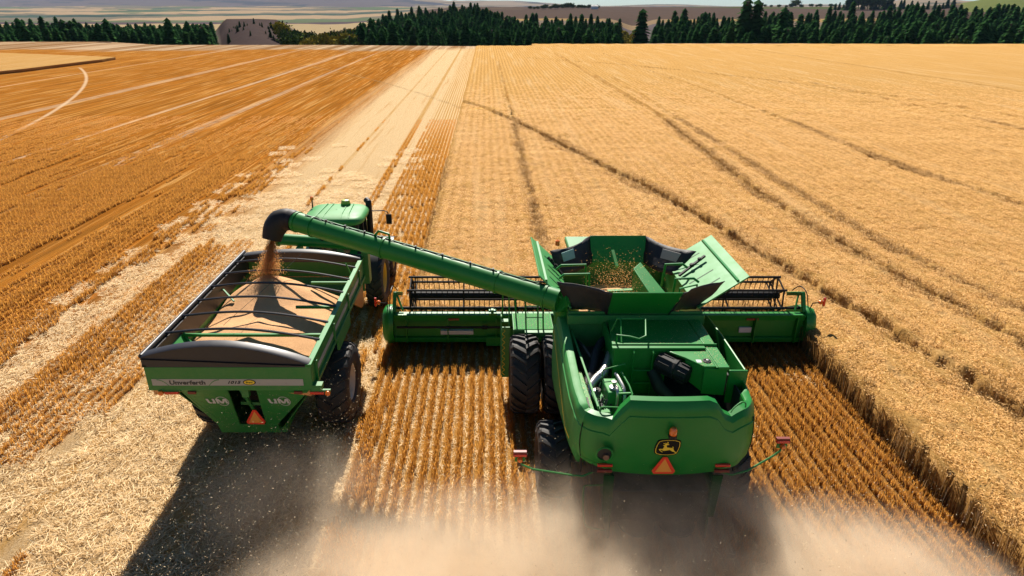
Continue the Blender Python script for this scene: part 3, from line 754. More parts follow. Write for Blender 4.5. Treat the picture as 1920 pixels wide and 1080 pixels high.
# round port with a copper outlet
def port(m):
    m.lathe((2.03, 8.86, 2.33), (0, 1, 0), [(0.0, .150), (-.012, .14), (-.012, .125), (.03, .12)], 28); m.cur = 1
    m.lathe((2.03, 8.86, 2.33), (0, 1, 0), [(.02, .125), (.02, .001)], 28)
part('round_port', [GREEN, DARK], CB, port)
part('outlet_pipe', mat('rusty_pipe', (.20, .11, .07), .6, metal=.4, dust=.3), CB, lambda m: m.tube([(2.06, 8.84, 2.27), (2.06, 8.95, 2.27)], .055, 14))
# beacon
bc = part('beacon', ORANGE, CB, lambda m: m.lathe((3.13, 8.80, 2.78), (0, 0, 1), [(0, .06), (.03, .066), (.10, .062), (.135, .04), (.145, .0)], 20))
part('beacon_base', BLACK, bc, lambda m: (m.lathe((3.13, 8.80, 2.70), (0, 0, 1), [(0, .03), (.02, .07), (.08, .07)], 20), m.box(3.08, 3.18, 8.80, 8.97, 2.68, 2.72)))
# lamp arms
for sx, pts in ((-1, [(2.0, 9.25, 1.66), (1.75, 9.2, 1.58), (1.55, 9.2, 1.60), (.85, 9.22, 1.72), (.66, 9.24, 1.80), (.62, 9.25, 1.88)]), (1, [(4.2, 9.25, 1.66), (4.45, 9.25, 1.56), (4.75, 9.3, 1.62), (5.2, 9.4, 1.86), (5.33, 9.43, 1.95), (5.36, 9.45, 2.02)])):
    a = part('lamp_arm', GREEN_D, CB, lambda m: m.tube(pts, .018, 8))
    ex, ey, ez = pts[-1]
    part('lamp_bracket', GREEN, a, lambda m: m.box(ex - .09, ex + .09, ey + .0, ey + .03, ez - .02, ez + .12), bevel=.005)
    part('red_lamp', RED, a, lambda m: m.box(ex - .12, ex + .12, ey - .03, ey + .03, ez + .10, ez + .16), bevel=.01)
    part('lamp_hood', DRED, a, lambda m: m.box(ex - .12, ex + .12, ey - .02, ey + .05, ez + .165, ez + .20), bevel=.006)
    part('amber_lamp', ORANGE, a, lambda m: m.lathe((ex, ey - .04, ez + .04), (0, -1, 0), [(-.04, .05), (0, .05), (.03, .035), (.035, 0)], 16))

# ---- engine bay
def inner(m):
    m.box(1.75, 4.55, 9.25, 12.3, 2.25, 2.30)              # floor
    m.box(1.74, 1.76, 9.4, 12.3, 1.5, 2.9); m.box(4.54, 4.57, 9.4, 12.2, 1.5, 3.0); m.box(1.9, 4.4, 9.16, 9.18, 1.7, 2.7)
part('engine_bay', DARK, CB, inner)
part('chassis', DARK, CB, lambda m: (m.box(2.0, 4.3, 9.6, 15.0, 1.0, 2.24), m.box(2.3, 4.0, 12.0, 15.3, .7, 1.0)), bevel=.02)
def engine(m):
    m.box(1.95, 2.5, 10.7, 11.9, 2.3, 2.75); m.box(2.6, 3.6, 9.5, 10.2, 2.3, 2.6); m.box(3.7, 4.3, 9.4, 9.9, 2.3, 2.5)
    m.tube([(1.9, 11.9, 2.9), (2.0, 11.4, 3.0), (2.2, 11.0, 2.8)], .04, 8); m.tube([(2.7, 9.5, 2.65), (3.4, 9.6, 2.68)], .08, 10)
    for k in range(9):
        a = random.uniform(1.95, 2.35); m.tube([(a, 9.4 + random.random() * .6, 2.3), (a + .1, 9.7 + random.random() * .5, 2.75), (a - .05, 10.1 + random.random(), 2.6)], .022, 6)
part('engine', mat('engine_parts', (.03, .032, .03), .45, metal=.4, dust=.3), CB, engine, bevel=.01)
def wires(m):
    for k in range(14):
        a = random.uniform(1.98, 2.12); y0 = random.uniform(9.35, 10.2)
        m.tube([(a, y0, 2.62), (a + random.uniform(0, .12), y0 + .12, 2.86), (a + random.uniform(0, .15), y0 + .3, 2.7)], .012, 5)
    m.lathe((2.07, 10.12, 2.72), (0, 0, 1), [(0, .07), (.1, .075), (.12, 0)], 14)
part('hose_bundle', mat('bay_hoses', (.18, .17, .15), .35, metal=.6), CB, wires)
# deck: main sheet, hinged strip, air-intake housing
def deck(m):
    m.prism([(2.42, 10.72, 3.40), (4.16, 10.72, 3.40), (4.16, 12.1, 3.40), (2.56, 12.1, 3.40)], (0, 0, -.04))
    m.box(2.40, 4.16, 10.60, 10.70, 3.385, 3.425)
part('engine_deck', GREEN, CB, deck, bevel=.008)
part('deck_strip', GREEN, CB, lambda m: m.prism([(4.18, 9.93, 3.405), (4.38, 9.93, 3.405), (4.42, 12.1, 3.405), (4.18, 12.1, 3.405)], (0, 0, -.06)), bevel=.008)
part('deck_rail', GREEN, CB, lambda m: (m.box(2.42, 4.40, 10.715, 10.74, 3.402, 3.45), m.box(4.15, 4.19, 9.95, 12.0, 3.37, 3.39)), bevel=.004)
def housing(m):
    P = [(3.42, 10.595), (4.16, 10.595), (4.16, 10.0), (3.95, 10.0), (3.70, 10.32)]
    m.prism([(x, y, 3.38) for x, y in P][::-1], (0, 0, -.04))
    m.prism([(3.70, 10.30, 3.34), (3.96, 10.01, 3.34), (4.16, 10.01, 3.34), (4.16, 10.01, 2.85), (3.96, 10.01, 2.85), (3.72, 10.30, 2.95)], (0, .03, 0))
    m.hexa([(3.96, 10.0, 2.8), (4.36, 9.95, 2.8), (4.36, 9.98, 2.8), (3.96, 10.03, 2.8), (3.96, 10.0, 3.345), (4.36, 9.95, 3.345), (4.36, 9.98, 3.345), (3.96, 10.03, 3.345)])
part('intake_housing', GREEN, CB, housing, bevel=.01)
fc = part('filler_cap', BLKV, CB, lambda m: m.lathe((4.05, 10.19, 3.375), (0, 0, 1), [(0, .075), (.02, .075), (.022, .05), (.01, .045), (.01, 0)], 24))
part('cap_boss', SILVER, fc, lambda m: m.lathe((4.06, 10.19, 3.383), (0, 0, 1), [(0, .03), (.03, .025), (.032, 0)], 12))
part('warning_label', WHITE, CB, lambda m: m.box(3.86, 3.95, 10.14, 10.24, 3.378, 3.384))
def bulk(m):
    m.box(2.44, 3.45, 10.62, 10.66, 2.3, 3.385); m.box(2.44, 2.48, 10.66, 12.1, 2.3, 3.36)
part('bulkhead', GREEN, CB, bulk, bevel=.004)
def ladder(m):
    for x in (2.80, 3.16): m.tube([(x, 10.60, 3.39), (x, 10.53, 3.36), (x, 10.53, 2.42)], .016, 8)
    for z in (2.42, 2.70, 2.98): m.tube([(2.80, 10.53, z), (3.16, 10.53, z)], .013, 8)
part('bay_ladder', GREEN, CB, ladder)
def frame_rail(m):
    z = 3.62
    m.tube([(2.50, 10.78, 3.42), (2.50, 10.76, z), (2.72, 10.66, z + .02), (2.88, 10.60, z), (3.02, 10.68, z + .02), (3.14, 11.25, z + .1), (2.60, 11.3, z + .08), (2.5, 11.3, 3.42)], .02, 8)
    m.tube([(2.66, 11.28, z + .09), (2.60, 10.78, 3.45)], .014, 6)
part('deck_handrail', GREEN, CB, frame_rail)
# pipes
def smooth_path(P, n=6):
    P = [Vector(p) for p in P]; o = []
    for i in range(len(P) - 1):
        a, b = P[max(i - 1, 0)], P[min(i + 2, len(P) - 1)]
        for k in range(n):
            t = k / n; o.append(.5 * ((2 * P[i]) + (P[i + 1] - a) * t + (2 * a - 5 * P[i] + 4 * P[i + 1] - b) * t * t + (-a + 3 * P[i] - 3 * P[i + 1] + b) * t ** 3))
    return o + [P[-1]]
ep_ = part('silver_pipe', SILVER, CB, lambda m: m.tube(smooth_path([(2.60, 11.25, 2.94), (2.49, 11.15, 2.99), (2.38, 10.85, 2.96), (2.25, 10.56, 2.92), (2.08, 10.4, 2.86), (1.96, 10.22, 2.78), (1.93, 10.06, 2.62)]), .085, 16))
for p, q in (((2.27, 10.58, 2.925), (2.235, 10.54, 2.915)), ((2.19, 10.49, 2.90), (2.16, 10.46, 2.89))): part('pipe_clamp', SILVER, ep_, lambda m: m.tube([p, q], .094, 16))
part('intake_hose', CANVAS, CB, lambda m: m.tube(smooth_path([(2.62, 11.8, 3.0), (2.40, 11.6, 3.02), (2.22, 11.25, 2.95), (2.10, 10.85, 2.85), (1.95, 10.5, 2.72), (1.84, 10.2, 2.6)]), .085, 14))
# coolant tank with silver cap and pipe
tk = part('coolant_tank', GREEN_P, CB, lambda m: m.prism([(2.17, 10.22, 3.0), (2.47, 10.22, 3.0), (2.47, 9.78, 3.0), (2.20, 9.72, 3.0)], (0, 0, -.62)), bevel=.02)
part('tank_cap', SILVER, tk, lambda m: (m.lathe((2.32, 9.86, 3.0), (0, 0, 1), [(0, .085), (.03, .09), (.05, .075), (.06, .03), (.12, .03), (.125, .045), (.16, .045), (.165, 0)], 20)))
part('tank_pipe', SILVER, tk, lambda m: m.tube(smooth_path([(2.33, 9.80, 3.06), (2.34, 9.70, 3.08), (2.345, 9.64, 3.0), (2.34, 9.63, 2.8), (2.34, 9.63, 2.4)]), .026, 10))
part('charge_pipe', SILVER, CB, lambda m: m.tube(smooth_path([(2.43, 10.28, 3.06), (2.47, 10.05, 3.04), (2.50, 9.86, 3.0), (2.50, 9.75, 2.9), (2.49, 9.7, 2.7)]), .035, 10))
part('bay_bracket', GREEN_P, CB, lambda m: (m.tube([(2.18, 10.26, 3.02), (2.18, 10.26, 3.16), (2.62, 10.40, 3.2)], .012, 6), m.tube([(2.53, 10.28, 3.1), (2.60, 9.9, 3.05), (2.63, 9.72, 2.98), (2.52, 9.52, 2.9), (2.52, 9.35, 2.75)], .016, 6), m.bar((2.3, 9.74, 2.97), (2.62, 9.76, 2.97), .03)))
# left service shelf with slots
def shelf(m):
    m.prism([(1.74, 10.75, 2.84), (1.86, 10.75, 2.84), (1.93, 9.42, 2.80), (1.78, 9.42, 2.80)], (0, 0, -.03))
    m.prism([(1.95, 10.2, 2.78), (2.14, 10.16, 2.78), (2.24, 9.5, 2.74), (2.02, 9.5, 2.74)], (0, 0, -.12))
part('service_shelf', GREEN_P, CB, shelf, bevel=.006)
part('shelf_slot', BLKV, CB, lambda m: (m.box(1.775, 1.86, 9.55, 9.85, 2.80, 2.826), m.box(2.05, 2.12, 9.6, 9.85, 2.70, 2.772)))
part('prop_rod', GREEN_P, CB, lambda m: m.bar((1.80, 11.9, 3.12), (1.97, 9.40, 2.92), .035))
part('grab_handle', GREEN_P, CB, lambda m: m.tube(smooth_path([(1.98, 9.28, 2.86), (1.99, 9.30, 2.95), (2.05, 9.30, 2.99), (2.38, 9.27, 2.99), (2.45, 9.25, 2.95), (2.46, 9.22, 2.90)]), .013, 8))
part('grab_handle', GREEN_P, CB, lambda m: m.tube(smooth_path([(4.14, 9.05, 3.05), (4.2, 9.1, 3.1), (4.34, 9.17, 3.17), (4.42, 9.18, 3.15), (4.42, 9.15, 3.08)]), .013, 8))
# air filter canister
def canister(m):
    a, b = Vector((3.28, 10.60, 3.16)), Vector((3.80, 10.12, 3.08)); d = (b - a).normalized()
    m.lathe(a, d, [(-.02, 0), (0, .15), (.02, .185), (.36, .195), (.37, .205), (.40, .205), (.41, .185), (.44, .18), (.64, .17), (.66, .12), (.665, 0)], 12)
    for k in range(12):
        _, u, v = m.frame(d); an = 2 * pi * k / 12; q = u * cos(an) * .19 + v * sin(an) * .19
        m.bar(a + d * .03 + q, a + d * .30 + q, .02); q2 = q * .95; m.bar(a + d * .46 + q2, a + d * .63 + q2, .024)
part('air_filter', BLACK, CB, canister, sharp=25)
part('filter_duct', DARK, CB, lambda m: m.tube([(3.2, 10.6, 2.95), (3.3, 10.4, 2.7), (3.5, 10.3, 2.5)], .12, 14))

# ---- grain tank
def tank(m):
    m.box(1.70, 4.42, 12.12, 15.2, 2.2, 3.52)
    m.box(1.62, 4.50, 12.06, 12.11, 3.30, 3.56)
TK = None
def tank_body(m):
    x0, x1, y0, y1, zb, zt, t = 1.72, 4.50, 11.92, 15.1, 2.2, 3.55, .04
    m.box(x0, x0 + t, y0, y1, zb, zt); m.box(x1 - t, x1, y0, y1, zb, zt)
    m.box(x0 + t, x1 - t, y0, y0 + t, zb, zt); m.box(x0 + t, x1 - t, y1 - t, y1, zb, zt); m.box(x0 + t, x1 - t, y0 + t, y1 - t, zb, zb + t)
TK = part('grain_tank', GREEN_D, CB, tank_body, bevel=.01)
part('tank_crossbeam', GREEN_D, CB, lambda m: m.box(1.70, 4.52, 11.84, 11.915, 3.30, 3.50), bevel=.01)
# flared extension panels (thick sheets)
LP = [(1.78, 12.05, 3.55), (1.78, 14.7, 3.55), (1.11, 15.0, 4.1), (1.13, 12.50, 4.1)]
RP = [(4.44, 12.05, 3.55), (4.44, 14.7, 3.55), (5.62, 15.08, 4.12), (5.58, 12.45, 4.1)]
FP = [(2.64, 14.85, 3.5), (3.95, 14.85, 3.5), (4.0, 15.14, 4.1), (2.60, 15.14, 4.1)]
BP = [(2.50, 11.90, 3.52), (3.80, 11.90, 3.52), (3.94, 11.62, 4.1), (2.54, 11.62, 4.1)]
def bil(P, u, v):
    P = [Vector(p) for p in P]; return (P[0] * (1 - u) + P[1] * u) * (1 - v) + (P[3] * (1 - u) + P[2] * u) * v
def flare(P, mt, flip, ribs):
    m = MB(); m.slab(P, .03 * flip); b = m.build('tank_extension_panel', mt, CB, bevel=.006)
    if ribs:
        n = (Vector(P[1]) - Vector(P[0])).cross(Vector(P[3]) - Vector(P[0])).normalized() * flip * .045
        for u in ribs: part('rib_shadow', GREEN_SH, b, lambda m: m.bar(bil(P, u, .12) + n * .66, bil(P, u, .60) + n * .66, .03, .012))  # thin flush dark strips painted in for the shadows of the ribs
        m = MB(); m.bar(bil(P, .02, .80) + n, bil(P, .98, .80) + n, .05, .04); m.build('edge_channel', GREEN, b)
        m = MB(); a = bil(P, .58, .05) + n * 2; c = bil(P, .62, .62) + n * 3
        m.bar(a, c, .05); m.lathe(lerp(a, c, .5), n, [(-.02, .05), (.05, .05), (.06, 0)], 10); m.lathe(lerp(a, c, .8), n, [(-.02, .04), (.05, .04), (.06, 0)], 10)
        m.build('latch_strut', BLACKM, b)
    return b
flare(LP, GREEN_P, 1, (.25, .42, .75)); flare(RP, GREEN_P, -1, (.22, .40, .80))
flare(FP, GREEN, 1, None); flare(BP, GREEN, -1, None)
def rubber_corner(A, B, C, D, sag=.04):
    """fabric corner between two panels; A,B bottom, D,C top"""
    rows = []
    for j in range(7):
        v = j / 6; row = []
        for i in range(9):
            u = i / 8; p = (Vector(A) * (1 - u) + Vector(B) * u) * (1 - v) + (Vector(D) * (1 - u) + Vector(C) * u) * v
            c = Vector((3.15, 13.5, p.z)) - p; c.normalize()
            p += c * (sin(pi * u) * (.10 + .0 * v) + .015 * sin(u * 19 + j * 1.3) + .012 * sin(v * 9 + u * 23)); p.z -= sag * sin(pi * u) * v
            row.append(tuple(p))
        rows.append(row)
    m = MB(); m.grid(rows); o = m.build('rubber_corner', CANVAS, CB)
    s = o.modifiers.new('solid', 'SOLIDIFY'); s.thickness = .012
    return o
rc = [rubber_corner((1.80, 14.0, 3.5), (2.66, 14.83, 3.5), FP[3], (1.50, 14.17, 4.06), .05),
      rubber_corner((4.42, 14.0, 3.5), (3.93, 14.83, 3.5), FP[2], (4.98, 14.12, 4.06), .05),
      rubber_corner((1.80, 12.15, 3.5), (2.52, 11.90, 3.5), BP[3], (1.46, 12.18, 4.12), .0),
      rubber_corner((4.42, 12.15, 3.5), (3.78, 11.90, 3.5), BP[2], (4.98, 12.20, 4.12), .0)]
part('corner_window', mat('clear_vinyl', (.25, .42, .36), .25), rc[0], lambda m: m.hexa([(1.86, 14.12, 3.80), (2.16, 14.37, 3.80), (2.15, 14.38, 3.80), (1.85, 14.13, 3.80), (1.80, 14.16, 4.0), (2.12, 14.46, 4.0), (2.11, 14.47, 4.0), (1.79, 14.17, 4.0)]))
part('corner_window', mat('dusty_vinyl', (.36, .32, .27), .35), rc[1], lambda m: m.hexa([(4.50, 14.10, 3.80), (4.20, 14.38, 3.80), (4.21, 14.39, 3.80), (4.51, 14.11, 3.80), (4.60, 14.12, 4.0), (4.26, 14.46, 4.0), (4.27, 14.47, 4.0), (4.61, 14.13, 4.0)]))
# hinge frames inside, slanted auger housing, cross tube
def hinge(m):
    for y in (13.5, 12.95): m.tube([(1.62, y, 3.86), (1.72, y, 3.95), (2.28, y + .05, 3.95), (2.32, y + .03, 3.4)], .03, 6)
    for y in (13.6, 12.75): m.tube([(4.62, y, 3.86), (4.5, y, 3.95), (4.12, y + .02, 3.93), (4.08, y, 3.4)], .03, 6)
    m.tube([(4.05, 12.2, 3.5), (4.05, 12.2, 3.95), (4.45, 12.35, 3.97), (4.5, 12.4, 3.6)], .022, 6)
part('hinge_frame', GREEN, CB, hinge)
def slanth(m):
    A = [(3.30, 13.25, 3.98), (3.52, 13.55, 4.02), (3.98, 12.05, 3.62), (3.60, 12.0, 3.60)]
    m.prism(A, (0, 0, -.55))
part('loading_auger_housing', GREEN, CB, slanth, bevel=.015)
part('auger_outlet', GREEN_P, CB, lambda m: (m.bar((3.05, 13.8, 3.8), (3.0, 14.2, 4.05), .07), m.bar((2.75, 13.2, 3.42), (3.35, 13.2, 3.45), .10)))
# small front beacon
part('front_beacon', ORANGE, CB, lambda m: m.lathe((1.85, 15.5, 3.72), (0, 0, 1), [(0, .06), (.12, .055), (.15, 0)], 14))
# cab and feeder house ahead of the tank
cabp = part('cab', GREEN_D, CB, lambda m: (m.box(2.2, 4.1, 15.3, 16.4, 1.75, 2.1), m.box(2.15, 4.15, 15.25, 16.5, 3.46, 3.62)), bevel=.04)
part('cab_window', GLASS, cabp, lambda m: m.box(2.22, 4.08, 15.32, 16.38, 2.1, 3.46), bevel=.03)
part('feeder_house', GREEN_D, CB, lambda m: m.hexa([(2.4, 15.0, .9), (3.9, 15.0, .9), (3.9, 16.66, .45), (2.4, 16.66, .45), (2.4, 15.0, 1.6), (3.9, 15.0, 1.6), (3.9, 16.66, 1.15), (2.4, 16.66, 1.15)]), bevel=.02)
# platform, rails, steps (left of the cab)
part('platform', GREEN_D, CB, lambda m: (m.box(.70, 1.72, 14.25, 15.2, 1.78, 1.92), m.box(.98, 1.72, 14.10, 14.25, 1.78, 1.92)), bevel=.01)
def tread(m):
    m.box(.72, 1.70, 14.27, 15.18, 1.922, 1.93); m.cur = 1
    for i in range(12):
        for j in range(11): m.box(.77 + i * .078, .79 + i * .078, 14.32 + j * .078, 14.34 + j * .078, 1.93, 1.934)
part('tread_plate', [GTREAD, BLKV], CB, tread)
def rails(m):
    for x in (1.02, 1.32, 1.45):
        m.tube([(x, 14.28, 1.93), (x - .04, 14.3, 2.88)], .02, 8)
    for z in (2.25, 2.56, 2.88): m.tube([(.99, 14.29, z), (1.42, 14.29, z)], .015, 8)
    m.tube([(.62, 14.9, 1.9), (.60, 15.0, 2.8), (.62, 15.1, 2.95), (.74, 15.05, 2.85), (.80, 14.95, 1.9)], .02, 8)
    m.tube([(.45, 15.15, 1.7), (.45, 15.1, 2.7), (.5, 15.05, 2.85), (.62, 15.0, 2.8)], .02, 8)
part('handrail', GREEN, CB, rails)
def stair(m):
    m.prism([(.40, 14.35, .55), (.40, 14.5, .52), (.40, 15.1, 1.95), (.40, 14.9, 1.98)], (.03, 0, 0))
    m.prism([(.60, 14.35, .55), (.60, 14.5, .52), (.60, 15.1, 1.95), (.60, 14.9, 1.98)], (.03, 0, 0))
    m.box(.42, .62, 14.33, 14.37, .5, 1.95)
    for k in range(6):
        t = k / 5; y = lerp(14.45, 14.98, t); z = lerp(.62, 1.8, t); m.box(.43, .60, y - .09, y + .09, z, z + .03)
part('boarding_steps', GREEN_D, CB, stair, bevel=.004)
part('safety_chain', YELM, CB, lambda m: m.tube([(.46 + .035 * sin(k * 1.1), 14.30, 1.9 - k * .028) for k in range(48)], .006, 4))
# wheels
for x0 in (.96, 1.77, 4.53, 5.34): wheel(CB, x0, 13.72, .98, .98, .70, .45, YEL, side=-1 if x0 < 3 else 1, nl=22)
for x0 in (1.38, 4.92): wheel(CB, x0, 10.72, .77, .78, .62, .34, YEL, side=-1 if x0 < 3 else 1, nl=19)
part('axle', DARK, CB, lambda m: (m.tube([(.96, 13.72, .98), (5.34, 13.72, .98)], .14, 12), m.tube([(1.38, 10.72, .78), (4.92, 10.72, .78)], .1, 12)))
# chopper and spreader under the hood
part('chopper_housing', DARK, CB, lambda m: (m.hexa([(2.35, 9.25, .45), (4.0, 9.25, .45), (4.0, 10.2, .9), (2.35, 10.2, .9), (2.3, 9.12, 1.3), (4.05, 9.12, 1.3), (4.05, 10.2, 1.7), (2.3, 10.2, 1.7)])), bevel=.02)
for s_, x in ((-1, 2.24), (1, 4.03)): part('chopper_side_plate', GREEN_SH, CB, lambda m: m.prism([(x, 9.0, .30), (x, 9.35, .28), (x, 10.1, .9), (x, 10.1, 1.7), (x, 9.2, 1.75), (x, 9.05, 1.2)], (.05, 0, 0)) and m.hexa([(x - .1 * (s_ < 0), 9.06, .75), (x + .05 + .1 * (s_ > 0), 9.06, .75), (x + .05 + .1 * (s_ > 0), 9.10, .75), (x - .1 * (s_ < 0), 9.10, .75), (x - .14 * (s_ < 0), 9.06, 1.7), (x + .05 + .14 * (s_ > 0), 9.06, 1.7), (x + .05 + .14 * (s_ > 0), 9.10, 1.7), (x - .14 * (s_ < 0), 9.10, 1.7)]), bevel=.01)  # plates coloured darker for the shade they stand in, and for dust
part('spreader_guard', GREEN_D, CB, lambda m: (m.tube(smooth_path([(1.86, 9.3, 1.28), (1.80, 9.27, 1.2), (1.84, 9.2, .55), (1.95, 9.15, .42), (2.25, 9.1, .40)]), .016, 8), m.tube([(1.86, 9.3, 1.28), (2.3, 9.3, 1.3)], .016, 8)))
part('straw_spreader', DARK, CB, lambda m: (m.lathe((2.8, 9.15, .55), (0, 0, -1), [(0, .05), (.02, .33), (.05, .33), (.08, 0)], 20), m.lathe((3.55, 9.15, .55), (0, 0, -1), [(0, .05), (.02, .33), (.05, .33), (.08, 0)], 20)))

# settled chaff on the ledges
n = 2600; L_ = []
for x0, x1, y0, y1, z, k in ((2.45, 4.16, 10.75, 12.0, 3.403, 700), (4.18, 4.38, 9.95, 12.0, 3.408, 260), (3.9, 4.15, 10.02, 10.58, 3.383, 120), (1.77, 1.9, 9.45, 10.7, 2.845, 220), (1.9, 4.4, 9.3, 12.0, 2.302, 700), (.72, 1.7, 14.3, 15.15, 1.935, 260)):
    L_.append(np.stack([RNG.uniform(x0, x1, k), RNG.uniform(y0, y1, k), np.full(k, z + .004)], 1))
P = np.vstack(L_) - np.array([3.15, 12.0, 0]); n = len(P); an = RNG.uniform(0, 6.28, n); d1 = np.stack([np.cos(an), np.sin(an), 0 * an], 1) * RNG.uniform(.004, .014, n)[:, None]; d2 = np.stack([-np.sin(an), np.cos(an), 0 * an], 1) * .003
me = np_mesh('settled_chaff', np.stack([P - d1, P - d2, P + d1, P + d2], 1).reshape(-1, 3), np.arange(4 * n).reshape(-1, 4), STRAW); set_attr(me, 'v', np.repeat(RNG.random(n), 4))
o = bpy.data.objects.new('settled_chaff', me); COL.objects.link(o); o.parent = CB; tag(o, kind='stuff')

# ---- unloading auger
A0, A1 = Vector((1.55, 12.25, 3.66)), Vector((-4.72, 15.22, 4.45))
AG = part('unloading_auger', GREEN, CB, lambda m: m.tube([A0, lerp(A0, A1, .62), A1], .245, 28), sharp=40)
ad = (A1 - A0).normalized()
part('auger_collar', GREEN, AG, lambda m: [m.tube([lerp(A0, A1, t), lerp(A0, A1, t) + ad * .05], .265, 28) for t in (.04, .20, .62, .915, .985)])
part('auger_elbow', GREEN, AG, lambda m: m.tube(smooth_path([(1.75, 12.55, 2.6), (1.76, 12.5, 3.2), (1.70, 12.42, 3.55), A0 + ad * .05]), .27, 20))
def hose(m):
    p = []
    for k in range(41):
        t = .05 + .9 * k / 40; q = lerp(A0, A1, t); p.append((q.x, q.y - .02, q.z + .258 + .006 * sin(k * 2.4)))
    m.tube(p, .013, 6)
    for t in (.22, .3, .4, .5, .60, .63, .7, .78, .86): q = lerp(A0, A1, t); m.box(q.x - .02, q.x + .02, q.y - .05, q.y + .02, q.z + .22, q.z + .29)
part('hydraulic_line', BLKV, AG, hose)
part('auger_support', GREEN, AG, lambda m: (m.tube([lerp(A0, A1, .60) + Vector((0, 0, .24)), lerp(A0, A1, .60) + Vector((0, -.1, .42)), lerp(A0, A1, .64) + Vector((0, -.1, .42)), lerp(A0, A1, .66) + Vector((0, 0, .24))], .03, 8)))
def spout(m):
    c = [A1, A1 + ad * .18, A1 + Vector((-.40, .10, -.02)), A1 + Vector((-.56, .06, -.22)), A1 + Vector((-.64, -.02, -.48))]
    m.tube(smooth_path(c, 5), [.262] * 6 + [.275] * 4 + [.285] * 4 + [.285, .28, .27, .26, .25, .24, .23], 20, cap=False)
part('rubber_spout', BLACK, AG, spout)

# ================================================================== HEADER
HD = empty('grain_header', (3.3, 17.0, 0)); tag(HD, 'wide green grain header with black reel cutting in front of the combine', 'header')
HX0, HX1 = -2.66, 9.25
def back(m):
    m.hexa([(HX0, 16.62, 1.0), (HX1, 16.62, 1.0), (HX1, 16.80, 1.0), (HX0, 16.80, 1.0), (HX0, 16.56, 1.20), (HX1, 16.56, 1.20), (HX1, 16.80, 1.20), (HX0, 16.80, 1.20)])
    m.box(HX0, HX1, 16.66, 16.70, .46, 1.0)
    m.hexa([(HX0, 16.60, .30), (HX1, 16.60, .30), (HX1, 16.78, .30), (HX0, 16.78, .30), (HX0, 16.56, .46), (HX1, 16.56, .46), (HX1, 16.78, .46), (HX0, 16.78, .46)])
part('header_frame', GREEN, HD, back, bevel=.012)
part('header_floor', GREEN_D, HD, lambda m: m.hexa([(HX0, 16.7, .28), (HX1, 16.7, .28), (HX1, 17.8, .10), (HX0, 17.8, .10), (HX0, 16.7, .31), (HX1, 16.7, .31), (HX1, 17.8, .13), (HX0, 17.8, .13)]))
def flanges(m):
    for x in (-2.3, -1.1, .3, 5.2, 6.4, 7.8, 9.0): m.box(x, x + .03, 16.50, 16.66, .32, 1.10)
    m.box(.02, .45, 16.48, 16.60, .24, .52); m.box(6.0, 6.3, 16.5, 16.6, .24, .5)
part('frame_rib', GREEN, HD, flanges, bevel=.004)
part('top_rail', BLACKM, HD, lambda m: m.tube([(HX0 + .05, 16.92, 1.26), (HX1 - .05, 16.92, 1.26)], .04, 10))
part('drive_shaft', BLACKM, HD, lambda m: (m.tube([(-2.55, 16.46, .86), (1.0, 16.46, .86)], .035, 10), m.lathe((-.0, 16.46, .86), (1, 0, 0), [(-.1, .035), (-.08, .06), (.05, .06), (.07, .035)], 12), m.lathe((1.0, 16.46, .86), (1, 0, 0), [(-.2, .04), (-.18, .1), (.1, .12), (.12, .05)], 14)))
part('pipe_bracket', GREEN, HD, lambda m: (m.box(.10, .32, 16.55, 16.85, 1.2, 1.26), m.box(.16, .24, 16.6, 16.8, 1.26, 1.34), m.box(4.9, 5.1, 16.6, 16.85, 1.2, 1.28)), bevel=.008)
for x in (-1.1, 1.1, 5.3, 7.55): part('red_reflector', DRED, HD, lambda m: m.box(x, x + .34, 16.565, 16.60, 1.03, 1.09))
part('white_decal', WHT, HD, lambda m: m.box(-1.3, -.35, 16.55, 16.658, .58, .70))
part('white_decal', WHT, HD, lambda m: m.box(7.4, 7.75, 16.60, 16.658, .62, .78))
part('header_auger', BLACKM, HD, lambda m: (m.tube([(HX0 + .1, 17.15, .55), (HX1 - .1, 17.15, .55)], .13, 14), m.tube([(x, 17.15 + .26 * cos(x * 9), .55 + .26 * sin(x * 9)) for x in np.arange(HX0 + .1, HX1 - .1, .05)], .02, 4)))
# reel
RY, RZ, RR = 17.62, 1.36, .56
RX0, RX1 = -2.30, 8.85
reel = part('reel', BLACKM, HD, lambda m: m.tube([(RX0, RY, RZ), (RX1, RY, RZ)], .11, 14))
NB = 6; PH = R(22)
spx = list(np.linspace(RX0 + .08, RX1 - .08, 8))
def bats(m):
    for k in range(NB):
        a = PH + 2 * pi * k / NB; y, z = RY + RR * cos(a), RZ + RR * sin(a)
        m.tube([(RX0, y, z), (RX1, y, z)], .038, 8)
part('reel_bat', BLACKM, reel, bats)
def tines(m):
    for k in range(NB):
        a = PH + 2 * pi * k / NB; y, z = RY + RR * cos(a), RZ + RR * sin(a)
        for x in np.arange(RX0 + .1, RX1, .155):  # tines stay one surface pattern
            m.add([(x - .012, y, z), (x + .012, y, z), (x + .010, y + .03, z - .25), (x - .010, y + .03, z - .25)], [(0, 1, 2, 3)])
part('reel_tines', BLACKM, reel, tines, smooth=False)
for i, x in enumerate(spx):
    def spd(m):
        for k in range(NB):
            a = PH + 2 * pi * k / NB; a2 = a + 2 * pi / NB
            p = (x, RY + RR * cos(a), RZ + RR * sin(a)); q = (x, RY + RR * cos(a2), RZ + RR * sin(a2)); c = (x, RY, RZ)
            m.bar(c, p, .035)
            if i in (0, 7): m.bar(p, q, .035); m.bar((x + (.12 if i == 0 else -.12), c[1], c[2]), ((x + (.12 if i == 0 else -.12)), lerp(c[1], p[1], .95), lerp(c[2], p[2], .95)), .03)
    part('reel_spider', BLACKM, reel, spd)
